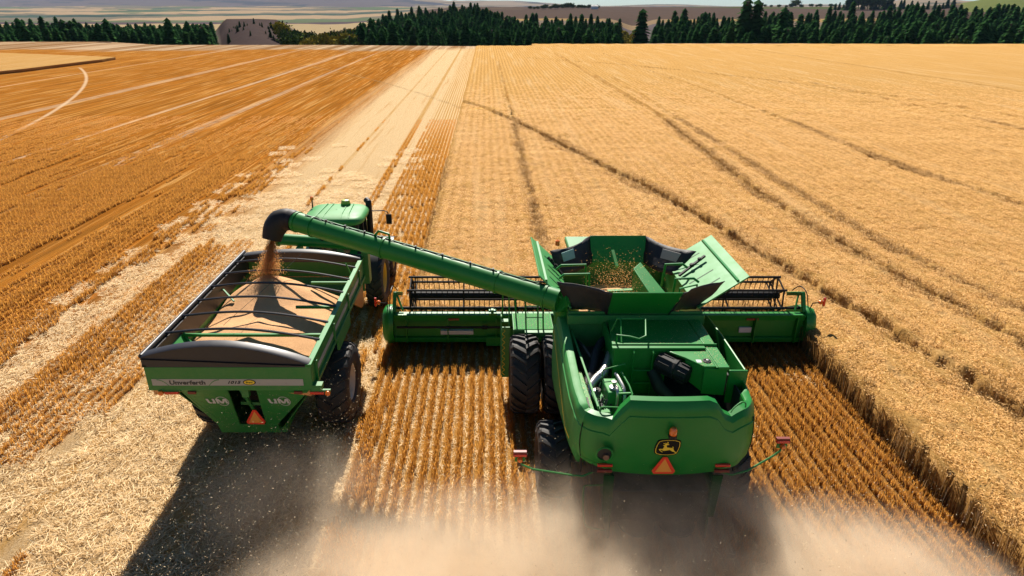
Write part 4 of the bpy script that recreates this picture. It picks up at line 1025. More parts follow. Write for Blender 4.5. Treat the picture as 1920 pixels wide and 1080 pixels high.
# reel arms and cylinders at both ends
for s_, xe in ((-1, HX0 + .02), (1, HX1 - .02)):
    part('reel_arm', GREEN, HD, lambda m: (m.bar((xe, 16.72, 1.22), (xe - .02 * s_, 16.95, 1.75), .10), m.bar((xe - .02 * s_, 16.93, 1.72), (xe - .10 * s_, RY, RZ + .05), .11), m.bar((xe - .25 * s_, 16.75, 1.25), (xe - .03 * s_, 17.15, 1.62), .055)), bevel=.01)
    part('arm_hose', BLKV, HD, lambda m: m.tube(smooth_path([(xe, RY, RZ + .15), (xe + .1 * s_, 17.4, 1.75), (xe + .12 * s_, 17.0, 1.7), (xe + .15 * s_, 16.8, 1.3)]), .015, 6))
# rounded end shields
for s_, xe in ((-1, HX0), (1, HX1)):
    def shield(m):
        rows = []
        prof = [(16.48, .42), (16.40, .62), (16.42, .95), (16.52, 1.22), (16.75, 1.34), (17.2, 1.25), (17.9, .85), (18.5, .35), (18.55, .2), (17.5, .15), (16.7, .22), (16.48, .42)]
        for dx, k in ((0, .97), (.08, 1.0), (.20, 1.0), (.28, .94), (.32, .8)):
            cy, cz = 17.1, .7
            rows.append([(xe + s_ * dx, cy + (y - cy) * k, cz + (z - cz) * k) for y, z in prof])
        m.grid(rows); m.add([rows[-1][i] for i in range(11)], [tuple(range(11))]); m.add([rows[0][i] for i in range(11)], [tuple(range(11))])
    part('end_shield', GREEN, HD, shield, sharp=50)
    lx = xe + s_ * .42
    ml = part('marker_lamp', ORANGE, HD, lambda m: m.lathe((lx, 16.72, 1.52), (0, -1, 0), [(-.05, .06), (0, .06), (.04, .03), (.045, 0)], 14))
    part('red_marker', RED, ml, lambda m: m.box(lx + s_ * .08 - .03, lx + s_ * .08 + .03, 16.68, 16.74, 1.42, 1.68), bevel=.008)
    part('marker_bracket', BLACKM, ml, lambda m: m.tube([(xe + s_ * .15, 16.75, 1.3), (xe + s_ * .2, 16.74, 1.5), (lx, 16.74, 1.52)], .016, 6))
# crop feeding into the header
pv, pf, pvar = straws(420, lambda k: RNG.uniform(-.55, .55, k), lambda k: RNG.uniform(-.45, .45, k), .28, .12, .4, .012, RNG)
P = [(x, 17.35, .2) for x in np.arange(HX0 + .4, HX1 - .3, .8)]
tag(scatter('cut_crop', pv, pf, pvar, np.array(P), RNG.integers(0, 2, len(P)) * pi, np.full(len(P), 1.), EAR), 'cut wheat lying on the header floor under the reel', 'cut crop', kind='stuff')

# ================================================================== GRAIN CART
CT = empty('grain_cart', (-4.95, 13.4, 0)); tag(CT, 'green grain cart with open black tarp hoops, filled with grain', 'grain cart')
X0, X1, Y0, Y1, ZR = -6.60, -3.38, 10.70, 16.45, 2.95
def tub(m):
    t = .05
    # upright upper walls
    m.box(X0, X1, Y0, Y0 + t, 2.42, ZR); m.box(X0, X0 + t, Y0 + t, Y1, 2.42, ZR + .0); m.box(X1 - t, X1, Y0 + t, Y1, 2.42, ZR); m.box(X0, X1, Y1, Y1 + t, 2.0, ZR + .15)
part('tub', GREEN_D, CT, tub, bevel=.012)
def hopper(m):
    t = .04
    # rear plate with a central opening, sloping forward; sides slope inwards
    def rp(x, z): return (x, lerp(Y0 + .01, 11.45, (2.42 - z) / 1.52), z)
    m.prism([rp(-5.98, 2.42), rp(-5.07, 2.42), rp(-5.22, 1.18), rp(-5.55, 1.18)], (0, t, 0))
    m.prism([rp(-4.50, 2.42), rp(-3.46, 2.42), rp(-4.42, 1.18), rp(-4.66, 1.18)], (0, t, 0))
    m.prism([rp(-5.70, 1.18), rp(-4.42, 1.18), rp(-4.44, .86), rp(-5.72, .86)], (0, t, 0))
    m.prism([rp(-5.98, 2.42), rp(-5.55, 1.18), rp(-5.70, 1.18), rp(-6.0, 2.42)], (0, t, 0))
    for (xa, xb) in ((X0, -5.72), (X1, -4.42)):
        m.hexa([(xb, 11.6, .9), (xb + .03, 11.6, .9), (xb + .03, 15.2, .9), (xb, 15.2, .9), (xa, Y0 + .4, 2.44), (xa + .03, Y0 + .4, 2.44), (xa + .03, Y1, 2.44), (xa, Y1, 2.44)])
    m.hexa([(-5.72, 15.2, .9), (-4.42, 15.2, .9), (-4.42, 15.24, .9), (-5.72, 15.24, .9), (X0, Y1, 2.44), (X1, Y1, 2.44), (X1, Y1 + .04, 2.44), (X0, Y1 + .04, 2.44)])
    m.box(-5.72, -4.42, 11.6, 15.2, .86, .9)
part('hopper', GREEN_D, CT, hopper, bevel=.006)
part('inner_slope', DARK, CT, lambda m: (m.hexa([(-5.1, 11.9, 1.0), (-4.5, 11.9, 1.0), (-4.5, 12.0, 1.0), (-5.1, 12.0, 1.0), (-5.2, 11.3, 2.4), (-4.4, 11.3, 2.4), (-4.4, 11.4, 2.4), (-5.2, 11.4, 2.4)])))
part('hopper_strut', GREEN_D, CT, lambda m: (m.bar((-4.98, 11.0, 2.38), (-4.86, 11.35, 1.5), .06), m.box(-4.84, -4.70, 10.8, 10.9, 2.2, 2.4), m.bar((-5.1, 11.3, 1.75), (-4.5, 11.3, 1.72), .07)))
part('tub_rim', GREEN, CT, lambda m: (m.box(X1 - .09, X1 + .03, Y0 - .02, Y1 + .05, ZR + .002, ZR + .07), m.box(X0 - .03, X0 + .07, Y0, Y1 + .05, ZR + .002, ZR + .05)), bevel=.01)
# bright right side flank slightly flared with ribs
def flank(m):
    for y in (11.0, 12.6, 14.2, 15.7): m.box(X1 + .002, X1 + .05, y, y + .06, 2.44, 2.92)
    m.box(X1 + .002, X1 + .045, Y0 + .1, Y1, 2.42, 2.50)
    m.box(X0 - .05, X0 - .002, Y0 + .1, Y1, 2.42, 2.50)
    m.hexa([(X1 - .02, 12.9, 2.1), (X1 + .04, 12.9, 2.1), (X1 + .04, 14.2, 2.1), (X1 - .02, 14.2, 2.1), (X1 - .02, 12.9, 2.42), (X1 + .04, 12.9, 2.42), (X1 + .04, 14.2, 2.42), (X1 - .02, 14.2, 2.42)])
part('side_rail', GREEN_D, CT, flank, bevel=.006)
part('side_decal', SILV, CT, lambda m: m.box(X1 + .001, X1 + .006, 11.1, 15.8, 2.62, 2.74))
# black end caps of the tarp
def endcap(y, zl, zm, zr):
    def f(m):
        n = 14; top = []; 
        for i in range(n + 1):
            u = i / n; x = lerp(X0 - .02, X1 - .02, u); z = lerp(zl, zr, u) + (zm - lerp(zl, zr, .4)) * (sin(pi * min(1, u * 1.0)) ** .9)
            top.append((x, z))
        m.prism([(X0 - .02, y, ZR)] + [(x, y, z) for x, z in top] + [(X1 - .02, y, ZR)], (0, .03, 0))
        rows = [[(x, y - .015, z + .005), (x, y + .02, z + .03), (x, y + .19, z + .035), (x, y + .21, z + .0)] for x, z in top]
        m.cur = 1; m.grid(rows)
    return f
part('tarp_end_cap', [TARP, TARP], CT, endcap(Y0 + .0, 3.16, 3.42, 3.0), sharp=50)
part('tarp_end_cap', [TARP, TARP], CT, endcap(Y1 - .18, 3.12, 3.24, 3.04), sharp=50)
part('cap_seam', BLKV, CT, lambda m: m.tube([(X0, Y0 - .012, 3.13), (X1 - .1, Y0 - .012, 2.99)], .012, 6))
def sidewall(m):
    m.hexa([(X0 - .03, Y0 + .03, ZR + .052), (X0 + .03, Y0 + .03, ZR + .052), (X0 + .03, Y1, ZR + .052), (X0 - .03, Y1, ZR + .052), (X0 - .03, Y0 + .03, 3.14), (X0 + .0, Y0 + .03, 3.14), (X0 + .0, Y1, 3.14), (X0 - .03, Y1, 3.14)])
part('tarp_side', TARP, CT, sidewall)
part('tarp_curtain', TARP, CT, lambda m: m.box(X0 + .052, X0 + .075, Y0 + .06, Y1 - .02, 2.62, 3.12))
part('rolled_tarp', TARP, CT, lambda m: m.tube([(X0 - .02, Y0 + .03, 3.17), (X0 - .02, Y1 + .05, 3.17)], .05, 12))
# tarp hoops
for k in range(6):
    y = 11.70 + k * .80
    part('tarp_hoop', TARP, CT, lambda m: m.tube([(lerp(X0, X1 - .05, i / 16), y, lerp(3.17, 3.02, i / 16) + .17 * sin(pi * i / 16)) for i in range(17)], .029, 8))
part('tarp_ridge', BLKV, CT, lambda m: m.tube([(-5.5, 12.0, 3.20), (-5.2, 14, 3.22), (-4.9, 16, 3.3)], .006, 4))
# internal braces
def braces(m):
    m.bar((X0 + .1, 12.2, 2.86), (X1 - .05, 12.2, 2.86), .06)
    for y in (13.6, 15.05): m.bar((-4.45, y, 2.86), (X1 - .05, y, 2.86), .06)
    m.bar((X0 + .05, 14.6, 2.9), (X0 + .5, 14.1, 2.78), .035)
    m.bar((X1 - .1, 15.3, 3.0), (X1 - .2, 15.3, 3.3), .03)
part('cross_brace', GREEN, CT, braces)
part('corner_gusset', GREEN, CT, lambda m: (m.add([(X0 + .06, 12.2, 2.9), (X0 + .06, 11.6, 2.9), (X0 + .5, 12.2, 2.5)], [(0, 1, 2)]), m.bar((X0 + .1, 12.25, 2.9), (X0 + .45, 11.9, 2.5), .05)))
# folded unloading tube across the front
ctube = part('discharge_tube', GREEN, CT, lambda m: m.tube([(-5.75, 16.88, 3.40), (-3.2, 16.75, 3.27)], .16, 22), bevel=0)
part('tube_flange', GREEN, ctube, lambda m: (m.tube([(-5.80, 16.88, 3.40), (-5.74, 16.88, 3.40)], .20, 22), m.tube([(-3.22, 16.75, 3.27), (-3.14, 16.75, 3.27)], .20, 22)))
part('tube_support', GREEN_D, CT, lambda m: (m.box(-3.42, -3.24, 16.52, 16.85, 2.2, 3.16), m.box(-5.2, -5.1, 16.52, 16.9, 2.4, 3.28)), bevel=.01)
part('round_logo', BLKV, ctube, lambda m: m.lathe((-4.5, 16.71, 3.455), (0, -.75, .66), [(.0, .055), (.006, .055), (.006, .035)], 20))
# lettering band on the tail
bd = part('lettering_band', SILV, CT, lambda m: m.box(-6.50, -3.55, Y0 - .006, Y0 - .001, 2.54, 2.685))
def letters(txt, x, z, size, mt, nm, par, y, wd=None, shear=0., bold=.0):
    vs, fs = text_verts(txt, size, shear, bold); xs = [v[0] for v in vs]; s = 1.
    if wd: s = wd / (max(xs) - min(xs))
    m = MB(); m.add([(x + (v[0] - min(xs)) * s, y - v[2], z + v[1]) for v in vs], fs)
    return m.build(nm, mt, par, smooth=False)
letters('Unverferth', -6.16, 2.567, .125, mat('grey_vinyl', (.05, .05, .045), .5), 'maker_lettering', bd, Y0 - .009, .70, bold=.004)
letters('1015', -5.02, 2.585, .085, BLKV, 'number_lettering', bd, Y0 - .009, .26, shear=.3, bold=.002)
def swoosh(m):
    for x, s in ((-6.40, 1), (-5.18, -1)):
        pts = [(x + s * .22 * (i / 8), 2.68 - .135 * (i / 8) ** 2.2) for i in range(9)]
        if s < 0: pts = [(x - .22 * (1 - i / 8) , 2.68 - .135 * (1 - i / 8) ** 2.2) for i in range(9)]
        m.grid([[(a, Y0 - .0085, b), (a, Y0 - .0085, b - .018)] for a, b in pts])
part('band_swoosh', GREEN_D, bd, swoosh)
ov = part('oval_badge', BLKV, bd, lambda m: m.prism([(-4.60 + .125 * cos(a), Y0 - .010, 2.615 + .062 * sin(a)) for a in np.linspace(0, 2 * pi, 25)[:-1]], (0, .003, 0)), smooth=False)
part('badge_face', YELM, ov, lambda m: m.prism([(-4.60 + .105 * cos(a), Y0 - .013, 2.615 + .047 * sin(a)) for a in np.linspace(0, 2 * pi, 25)[:-1]], (0, .002, 0)), smooth=False)
letters('Brent', -4.665, 2.597, .055, BLKV, 'badge_lettering', ov, Y0 - .0165, .13, shear=.2)
# UM logos on the sloped rear plate
def um(x0, z0):
    def sy(z): return lerp(Y0 + .01, 11.45, (2.42 - z) / 1.52) - .012
    m = MB()
    def poly(pts): m.add([(x0 + a, sy(z0 + b), z0 + b) for a, b in pts], [tuple(range(len(pts)))])
    h = .16
    poly([(0, h), (.05, h), (.055, .05), (.08, .04), (.08, 0), (.04, 0), (.012, .03)]); poly([(.095, 0), (.095, .04), (.12, .05), (.12, h), (.165, h), (.165, 0)])
    poly([(.19, 0), (.235, 0), (.235, h), (.19, h)]); poly([(.235, h), (.255, h), (.305, .05), (.29, 0), (.27, 0), (.235, .09)]); poly([(.305, .05), (.345, h), (.365, h), (.365, .09), (.32, 0), (.29, 0)]); poly([(.365, 0), (.41, 0), (.41, h), (.365, h)])
    rg = [(.315 + .125 * cos(a), .08 + .155 * sin(a)) for a in np.linspace(-2.4, 2.6, 36)]; ri = [(.315 + .112 * cos(a), .08 + .140 * sin(a)) for a in np.linspace(-2.4, 2.6, 36)]
    m.grid([[(x0 + a, sy(z0 + b) - .002, z0 + b), (x0 + c, sy(z0 + d) - .002, z0 + d)] for (a, b), (c, d) in zip(rg, ri)])
    m.build('logo_lettering', WHT, CT, smooth=False)
um(-5.60, 1.98); um(-4.36, 1.98)
smv(CT, -4.83, 11.22, 1.42, .36)
# lamps on the tail
part('tail_light', RED, CT, lambda m: m.box(-6.30, -6.02, Y0 - .03, Y0 + .02, 2.345, 2.405), bevel=.008)
part('amber_light', ORANGE, CT, lambda m: m.lathe((-6.36, Y0 - .03, 2.38), (0, -1, 0), [(-.03, .05), (.02, .05), (.03, 0)], 14))
part('tail_light', RED, CT, lambda m: m.box(-3.44, -3.17, Y0 - .03, Y0 + .02, 2.345, 2.405), bevel=.008)
part('amber_light', ORANGE, CT, lambda m: m.lathe((-3.09, Y0 - .03, 2.38), (0, -1, 0), [(-.03, .05), (.02, .05), (.03, 0)], 14))
part('light_mount', GREEN_D, CT, lambda m: (m.box(-6.42, -5.98, Y0 - .01, Y0 + .04, 2.40, 2.43), m.box(-3.44, -3.04, Y0 - .01, Y0 + .04, 2.40, 2.44), m.box(-3.40, -3.20, Y0 - .01, Y0 + .15, 2.44, 2.54)))
for x in (-5.85, -3.76): part('red_reflector', DRED, CT, lambda m: m.box(x, x + .16, Y0 - .012, Y0 + .03, 2.34, 2.40), bevel=.006)
for x0, s_ in ((-3.55, 1), (-6.42, -1)): wheel(CT, x0, 13.36, .97, .98, .74, .44, RIMW, side=s_, nl=20, lugh=.04)
part('axle', DARK, CT, lambda m: m.box(-6.5, -3.6, 13.2, 13.5, .75, .95), bevel=.02)
part('drawbar', GREEN_D, CT, lambda m: (m.bar((-5.6, 16.3, .9), (-4.98, 18.0, .6), .14), m.bar((-4.4, 16.3, .9), (-4.98, 18.0, .6), .14)))
part('chassis_frame', GREEN_D, CT, lambda m: (m.box(-5.7, -5.58, 11.7, 16.4, .7, .86), m.box(-4.5, -4.38, 11.7, 16.4, .7, .86)))

# grain in the cart
GR, t, b = new_mat('wheat_grain')
pos = t.add('ShaderNodeNewGeometry').outputs['Position']
g1 = t.noise(pos, 70, 3, .8); g2 = t.noise(pos, 3, 3)
c = t.mix(t.maprange(g1, .35, .65), (.56, .26, .09), (.93, .53, .24)); c = t.mix(t.maprange(g2, .4, .7, 0, .35), c, (.82, .43, .17))
t.l.new(c, b.inputs['Base Color']); b.inputs['Roughness'].default_value = .8
t.l.new(t.add('ShaderNodeBump', {'Strength': .8, 'Distance': .03, 'Height': g1}).outputs[0], b.inputs['Normal'])
nx, ny = 90, 150
gx = np.linspace(X0 + .052, X1 - .052, nx); gy = np.linspace(Y0 + .052, Y1 - .002, ny); GX, GY = np.meshgrid(gx, gy)
peak = 3.22 - .50 * np.hypot(GX + 5.45, (GY - 14.75) * 1.0)
ridge = 2.86 - .16 * np.abs(GX + 5.1) - .10 * np.abs(GY - 12.7)
soft = np.log(np.exp(peak * 9) + np.exp(ridge * 9)) / 9
edge = np.minimum(np.minimum(GX - X0, X1 - GX), (GY - Y0) * .6); soft = soft - .16 * np.exp(-edge / .35)
soft = np.where(GY > 15.2, soft - .45 * sst(15.0, 16.2, GY), soft)
soft = soft + (vnoise(GX, GY, .3, 60) - .5) * .03
V = np.stack([GX, GY, soft], -1).reshape(-1, 3)
# close the heap down to the hopper so it is a solid
i = (np.arange(ny - 1)[:, None] * nx + np.arange(nx - 1)[None]).ravel(); F = np.stack([i, i + 1, i + nx + 1, i + nx], 1)
ring_ = np.r_[np.arange(nx), np.arange(1, ny) * nx + nx - 1, (ny - 1) * nx + np.arange(nx - 2, -1, -1), np.arange(ny - 2, 0, -1) * nx]
lo = V[ring_].copy(); lo[:, 2] = 2.46; k = len(ring_); base = len(V); j = np.arange(k); V = np.vstack([V, lo])
F = np.vstack([F, np.stack([ring_[j], base + j, base + (j + 1) % k, ring_[(j + 1) % k]], 1)])
me = np_mesh('grain_heap', V, F, GR, smooth=True); o = bpy.data.objects.new('grain_heap', me); COL.objects.link(o)
tag(o, 'reddish heap of harvested grain piled inside the grain cart', 'grain heap')
# grain in the combine tank
nx, ny = 60, 60
gx = np.linspace(1.77, 4.45, nx); gy = np.linspace(11.97, 15.05, ny); GX, GY = np.meshgrid(gx, gy)
zz = 3.30 - .28 * np.hypot(GX - 3.1, GY - 13.3) + (vnoise(GX, GY, .25, 61) - .5) * .05
V = np.stack([GX, GY, zz], -1).reshape(-1, 3); i = (np.arange(ny - 1)[:, None] * nx + np.arange(nx - 1)[None]).ravel()
me = np_mesh('grain_surface', V, np.stack([i, i + 1, i + nx + 1, i + nx], 1), GR, smooth=True); o = bpy.data.objects.new('grain_surface', me); COL.objects.link(o)
s = o.modifiers.new('solid', 'SOLIDIFY'); s.thickness = .3; s.offset = -1
tag(o, 'grain filling the open tank of the green combine', 'grain')

def specks(name, P, size, mats, label, cat, stretch=(1, 1, 1)):
    n = len(P); d1 = RNG.normal(size=(n, 3)); d1 /= np.linalg.norm(d1, axis=1)[:, None]; d2 = RNG.normal(size=(n, 3)); d2 = np.cross(d1, d2); d2 /= np.linalg.norm(d2, axis=1)[:, None]
    s = size * RNG.uniform(.5, 1.5, n)[:, None]; d1 = d1 * s * np.array(stretch); d2 = d2 * s * .38
    V = np.stack([P - d1, P - d2, P + d1, P + d2], 1).reshape(-1, 3); me = np_mesh(name, V, np.arange(4 * n).reshape(-1, 4), mats); set_attr(me, 'v', np.repeat(RNG.random(n), 4))
    o = bpy.data.objects.new(name, me); COL.objects.link(o); tag(o, label, cat, kind='stuff'); return o
KERN = fleck_mat('flying_kernels', (.80, .34, .09), (1., .58, .22), trans=.45)
CHAFF = fleck_mat('flying_chaff', (.40, .28, .15), (.85, .70, .48), trans=.35)
n = 15000; t_ = RNG.random(n) ** .8; z = 4.0 - t_ * .85
sxy = .050 + .065 * t_ + .07 * t_ ** 3
P = np.stack([-5.34 - .12 * t_ + RNG.normal(0, 1, n) * sxy, 15.18 - .38 * t_ + RNG.normal(0, 1, n) * sxy, z], 1)
specks('falling_grain', P, .011, KERN, 'stream of reddish grain pouring from the black spout', 'grain stream', (1, 1, 1.6))
n = 2600; P = np.stack([RNG.normal(3.05, .35, n), RNG.normal(13.2, .5, n), 3.45 + np.abs(RNG.normal(0, .30, n))], 1)
specks('thrown_grain', P, .010, KERN, 'loose kernels flying above the open combine tank', 'flying grain')
n = 22000; y = RNG.uniform(4.8, 10.2, n); P = np.stack([RNG.choice([.2, 3.2, 5.9], n, p=[.45, .2, .35]) + RNG.normal(0, 1.5, n), y, np.abs(RNG.normal(.2, .85, n)) + .1], 1)
P = P[(P[:, 2] < 2.4)]
n = 6500; P2 = np.stack([RNG.uniform(-6.2, -2.2, n), RNG.uniform(6, 11.6, n), RNG.uniform(.1, 2.6, n)], 1)
specks('flying_chaff', np.vstack([P, P2]), .0095, CHAFF, 'pale flecks of chaff blown about behind the machines', 'chaff', (1.5, 1.5, 1.5))

# ================================================================== TRACTOR
TR = empty('tractor', (-4.95, 20.5, 0)); tag(TR, 'green tractor with rounded pale green roof pulling the grain cart', 'tractor')
def roof(m):
    rows = []
    for k, (s_, z) in enumerate(((.90, 2.86), (1.0, 2.90), (1.02, 2.98), (.98, 3.06), (.90, 3.11), (.6, 3.15), (.3, 3.16), (.02, 3.165))):
        r = []
        for i in range(40):
            a = 2 * pi * i / 40; c, s2 = cos(a), sin(a); e = .42
            r.append((-4.95 + s_ * .98 * math.copysign(abs(c) ** e, c), 20.55 + s_ * .95 * math.copysign(abs(s2) ** e, s2) - (.0), z))
        rows.append(r + [r[0]])
    m.grid(rows)
rf = part('roof', GREEN_P, TR, roof, sharp=50)
part('roof_ridge', GREEN_P, rf, lambda m: [m.tube([(-4.95 + x, 19.75, 3.10), (-4.95 + x * .9, 20.1, 3.15), (-4.95 + x * .8, 21.2, 3.16)], .03, 6) for x in (-.55, -.3, .3, .55)])
part('gps_dome', mat('dome_yellow_green', (.35, .45, .04), .4), rf, lambda m: m.lathe((-4.75, 21.1, 3.15), (0, 0, 1), [(0, .15), (.12, .15), (.18, .12), (.20, 0)], 18))
part('dome_base', GREEN, rf, lambda m: m.lathe((-4.75, 21.1, 3.12), (0, 0, 1), [(0, .17), (.10, .16)], 18))
part('beacon_lamp', ORANGE, rf, lambda m: m.lathe((-5.86, 21.0, 3.36), (0, 0, 1), [(0, .06), (.10, .055), (.13, 0)], 14))
part('beacon_stem', BLACK, rf, lambda m: m.tube([(-5.86, 21.0, 3.05), (-5.86, 21.0, 3.36)], .025, 8))
cab = part('cab', BLACK, TR, lambda m: (m.box(-5.75, -4.15, 19.7, 21.5, 1.4, 1.75), [m.bar(p, q, .09) for p, q in (((-5.72, 19.72, 1.7), (-5.75, 19.75, 2.9)), ((-4.18, 19.72, 1.7), (-4.15, 19.75, 2.9)), ((-5.72, 21.45, 1.7), (-5.7, 21.35, 2.9)), ((-4.18, 21.45, 1.7), (-4.2, 21.35, 2.9)), ((-4.16, 20.6, 1.7), (-4.14, 20.6, 2.9)))]), bevel=.02)
part('window', GLASS, cab, lambda m: m.box(-5.70, -4.20, 19.76, 21.4, 1.76, 2.88))
part('seat', mat('cab_seat', (.10, .09, .05), .6), cab, lambda m: (m.box(-5.2, -4.7, 20.3, 20.8, 1.6, 1.75), m.box(-5.2, -4.7, 19.95, 20.1, 1.7, 2.4)), bevel=.05)
part('rear_window_bars', BLACK, cab, lambda m: (m.bar((-5.7, 19.70, 2.3), (-4.2, 19.70, 2.3), .03), m.bar((-5.3, 19.70, 1.75), (-5.2, 19.70, 2.85), .03)))
part('fender', GREEN, TR, lambda m: [m.grid([[(xa, 19.9 - 1.12 * cos(R(a)), .97 + 1.12 * sin(R(a))) for a in range(10, 171, 10)], [(xb, 19.9 - 1.12 * cos(R(a)), .97 + 1.12 * sin(R(a))) for a in range(10, 171, 10)]]) for xa, xb in ((-5.9, -5.5), (-4.4, -4.0))])
part('fender_cover', BLACK, TR, lambda m: (m.grid([[(-4.15, 19.9 - 1.14 * cos(R(a)), .97 + 1.14 * sin(R(a))) for a in range(20, 150, 10)], [(-3.45, 19.9 - 1.14 * cos(R(a)), .97 + 1.14 * sin(R(a))) for a in range(20, 150, 10)]])))
part('hood', GREEN, TR, lambda m: m.hexa([(-5.4, 21.5, 1.2), (-4.5, 21.5, 1.2), (-4.55, 23.9, 1.1), (-5.35, 23.9, 1.1), (-5.4, 21.5, 2.1), (-4.5, 21.5, 2.1), (-4.6, 23.9, 1.85), (-5.3, 23.9, 1.85)]), bevel=.12)
part('exhaust_stack', BLACK, TR, lambda m: m.tube(smooth_path([(-4.02, 21.35, 1.5), (-4.02, 21.35, 2.0), (-4.02, 21.35, 3.05), (-4.04, 21.40, 3.18), (-4.12, 21.5, 3.22)]), .105, 16))
mr = part('mirror', BLACK, TR, lambda m: m.box(-3.44, -3.24, 21.25, 21.31, 2.42, 2.78), bevel=.03)
part('mirror_arm', BLACK, mr, lambda m: m.tube([(-4.15, 21.3, 2.88), (-3.5, 21.3, 2.90), (-3.37, 21.29, 2.84), (-3.35, 21.28, 2.7)], .018, 6))
part('lamp_bar', BLACK, TR, lambda m: m.tube([(-5.9, 20.3, 2.9), (-6.3, 20.5, 2.92), (-6.4, 20.6, 2.86), (-6.42, 20.6, 2.8)], .018, 6))
part('drive_frame', DARK, TR, lambda m: (m.box(-5.3, -4.6, 19.2, 23.6, .7, 1.2), m.tube([(-6.4, 19.9, .97), (-3.5, 19.9, .97)], .12, 12), m.tube([(-6.1, 22.4, .75), (-3.8, 22.4, .75)], .09, 12), m.bar((-4.98, 19.2, .65), (-4.98, 18.0, .55), .12)))
for x0 in (-6.28, -3.62): wheel(TR, x0, 19.9, .98, .98, .56, .50, YEL, side=-1 if x0 < -5 else 1, nl=22)
for x0 in (-6.00, -3.62): wheel(TR, x0, 22.35, .74, .74, .46, .38, YEL, side=-1 if x0 < -5 else 1, nl=18)
part('front_fender', mat('grey_fender', (.07, .07, .08), .35), TR, lambda m: [m.grid([[(x, 22.35 - .82 * cos(R(a)), .74 + .82 * sin(R(a))) for a in range(10, 140, 10)] for x in (xa, xb)]) for xa, xb in ((-6.25, -5.75), (-3.87, -3.37))])

# ================================================================== TREES
CONIFER = []
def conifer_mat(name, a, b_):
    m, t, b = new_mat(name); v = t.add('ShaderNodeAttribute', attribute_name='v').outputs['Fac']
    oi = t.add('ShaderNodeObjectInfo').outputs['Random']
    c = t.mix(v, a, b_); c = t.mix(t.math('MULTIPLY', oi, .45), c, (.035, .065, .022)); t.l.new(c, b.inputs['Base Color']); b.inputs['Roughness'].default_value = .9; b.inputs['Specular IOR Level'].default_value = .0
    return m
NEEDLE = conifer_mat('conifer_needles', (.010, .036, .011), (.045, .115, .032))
LEAF = conifer_mat('broad_leaves', (.05, .08, .02), (.13, .17, .04))
LEAFY = conifer_mat('yellow_leaves', (.22, .18, .03), (.48, .36, .05))
BARK = mat('bark', (.06, .045, .03), .9)
def conifer_mesh(h, rw, seed):
    r = np.random.default_rng(seed); V = []; F = []; va = []
    nl = 17
    for k in range(nl):
        t = k / (nl - 1); z0 = h * (.05 + .93 * t); rad = rw * (1 - t) ** .85 * r.uniform(.8, 1.15) + .10
        nb = int(14 - 7 * t); a0 = r.uniform(0, 6.28)
        for j in range(nb):
            a = a0 + 2 * pi * j / nb + r.normal(0, .12); rr = rad * r.uniform(.65, 1.25); w_ = rr * .42; dz = -h * .055 * r.uniform(.6, 1.5)
            d = np.array([cos(a), sin(a), 0]); p = np.array([-sin(a), cos(a), 0]); o = np.array([0, 0, z0])
            b = len(V); up = np.array([0, 0, h * .045])
            V += [o + up, o + d * rr * .5 + p * w_ + np.array([0, 0, dz * .5]), o + d * rr + np.array([0, 0, dz]), o + d * rr * .5 - p * w_ + np.array([0, 0, dz * .5])]
            F.append((b, b + 1, b + 2, b + 3)); q = r.random(); va += [q * .6, q, min(1, q + .4), q]
            b = len(V)
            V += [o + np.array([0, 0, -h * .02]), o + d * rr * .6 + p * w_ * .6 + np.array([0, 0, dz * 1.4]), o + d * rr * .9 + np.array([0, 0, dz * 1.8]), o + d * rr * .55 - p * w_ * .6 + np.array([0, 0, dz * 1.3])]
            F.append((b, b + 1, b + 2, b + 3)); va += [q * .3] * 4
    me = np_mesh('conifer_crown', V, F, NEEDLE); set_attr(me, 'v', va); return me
def broad_mesh(h, rw, seed, mt):
    r = np.random.default_rng(seed); n = 900; c = r.normal(size=(26, 3)); c /= np.linalg.norm(c, axis=1)[:, None]; c *= r.uniform(.3, .8, 26)[:, None]
    ci = r.integers(0, 26, n); p = c[ci] + r.normal(0, .20, (n, 3)); p[:, 0:2] *= rw; p[:, 2] = p[:, 2] * h * .38 + h * .58
    d1 = r.normal(size=(n, 3)); d1 /= np.linalg.norm(d1, axis=1)[:, None]; d2 = np.cross(d1, r.normal(size=(n, 3))); d2 /= np.linalg.norm(d2, axis=1)[:, None]; s = h * .045 * r.uniform(.6, 1.4, n)[:, None]
    V = np.stack([p - d1 * s, p - d2 * s, p + d1 * s, p + d2 * s], 1).reshape(-1, 3)
    me = np_mesh('leafy_crown', V, np.arange(4 * n).reshape(-1, 4), mt); set_attr(me, 'v', np.repeat(r.random(n), 4)); return me
def trunk_mesh(h, r0):
    m = MB(); m.tube([(0, 0, -.3), (0, 0, h * .5), (.05, 0, h * .97)], [r0, r0 * .6, .03], 6); o = m.build('trunk', BARK, None); me = o.data; bpy.data.objects.remove(o); return me
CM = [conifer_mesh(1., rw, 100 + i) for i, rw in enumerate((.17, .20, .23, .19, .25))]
BM = [broad_mesh(1., .42, 200 + i, LEAF) for i in range(2)] + [broad_mesh(1., .42, 210 + i, LEAFY) for i in range(2)]
TM = trunk_mesh(1., .018)
def tree(x, y, h, mesh, label, group, name='conifer', wide=1., crown='crown'):
    z = float(terrain_z(np.array([x]), np.array([y]))[0]) if y > float(edge_y(x)) + 2 else 0.
    c = bpy.data.objects.new(name, mesh); c.location = (x, y, z - .2); c.rotation_euler = (0, 0, random.uniform(0, 6.28)); c.scale = (h * wide, h * wide, h)
    COL.objects.link(c); tag(c, label, 'tree', group)
    t = bpy.data.objects.new('trunk', TM); COL.objects.link(t); t.parent = c
    return c
def near_land(u, y): return u * y, y
rs = random.Random(11)
count = 0; extra = []
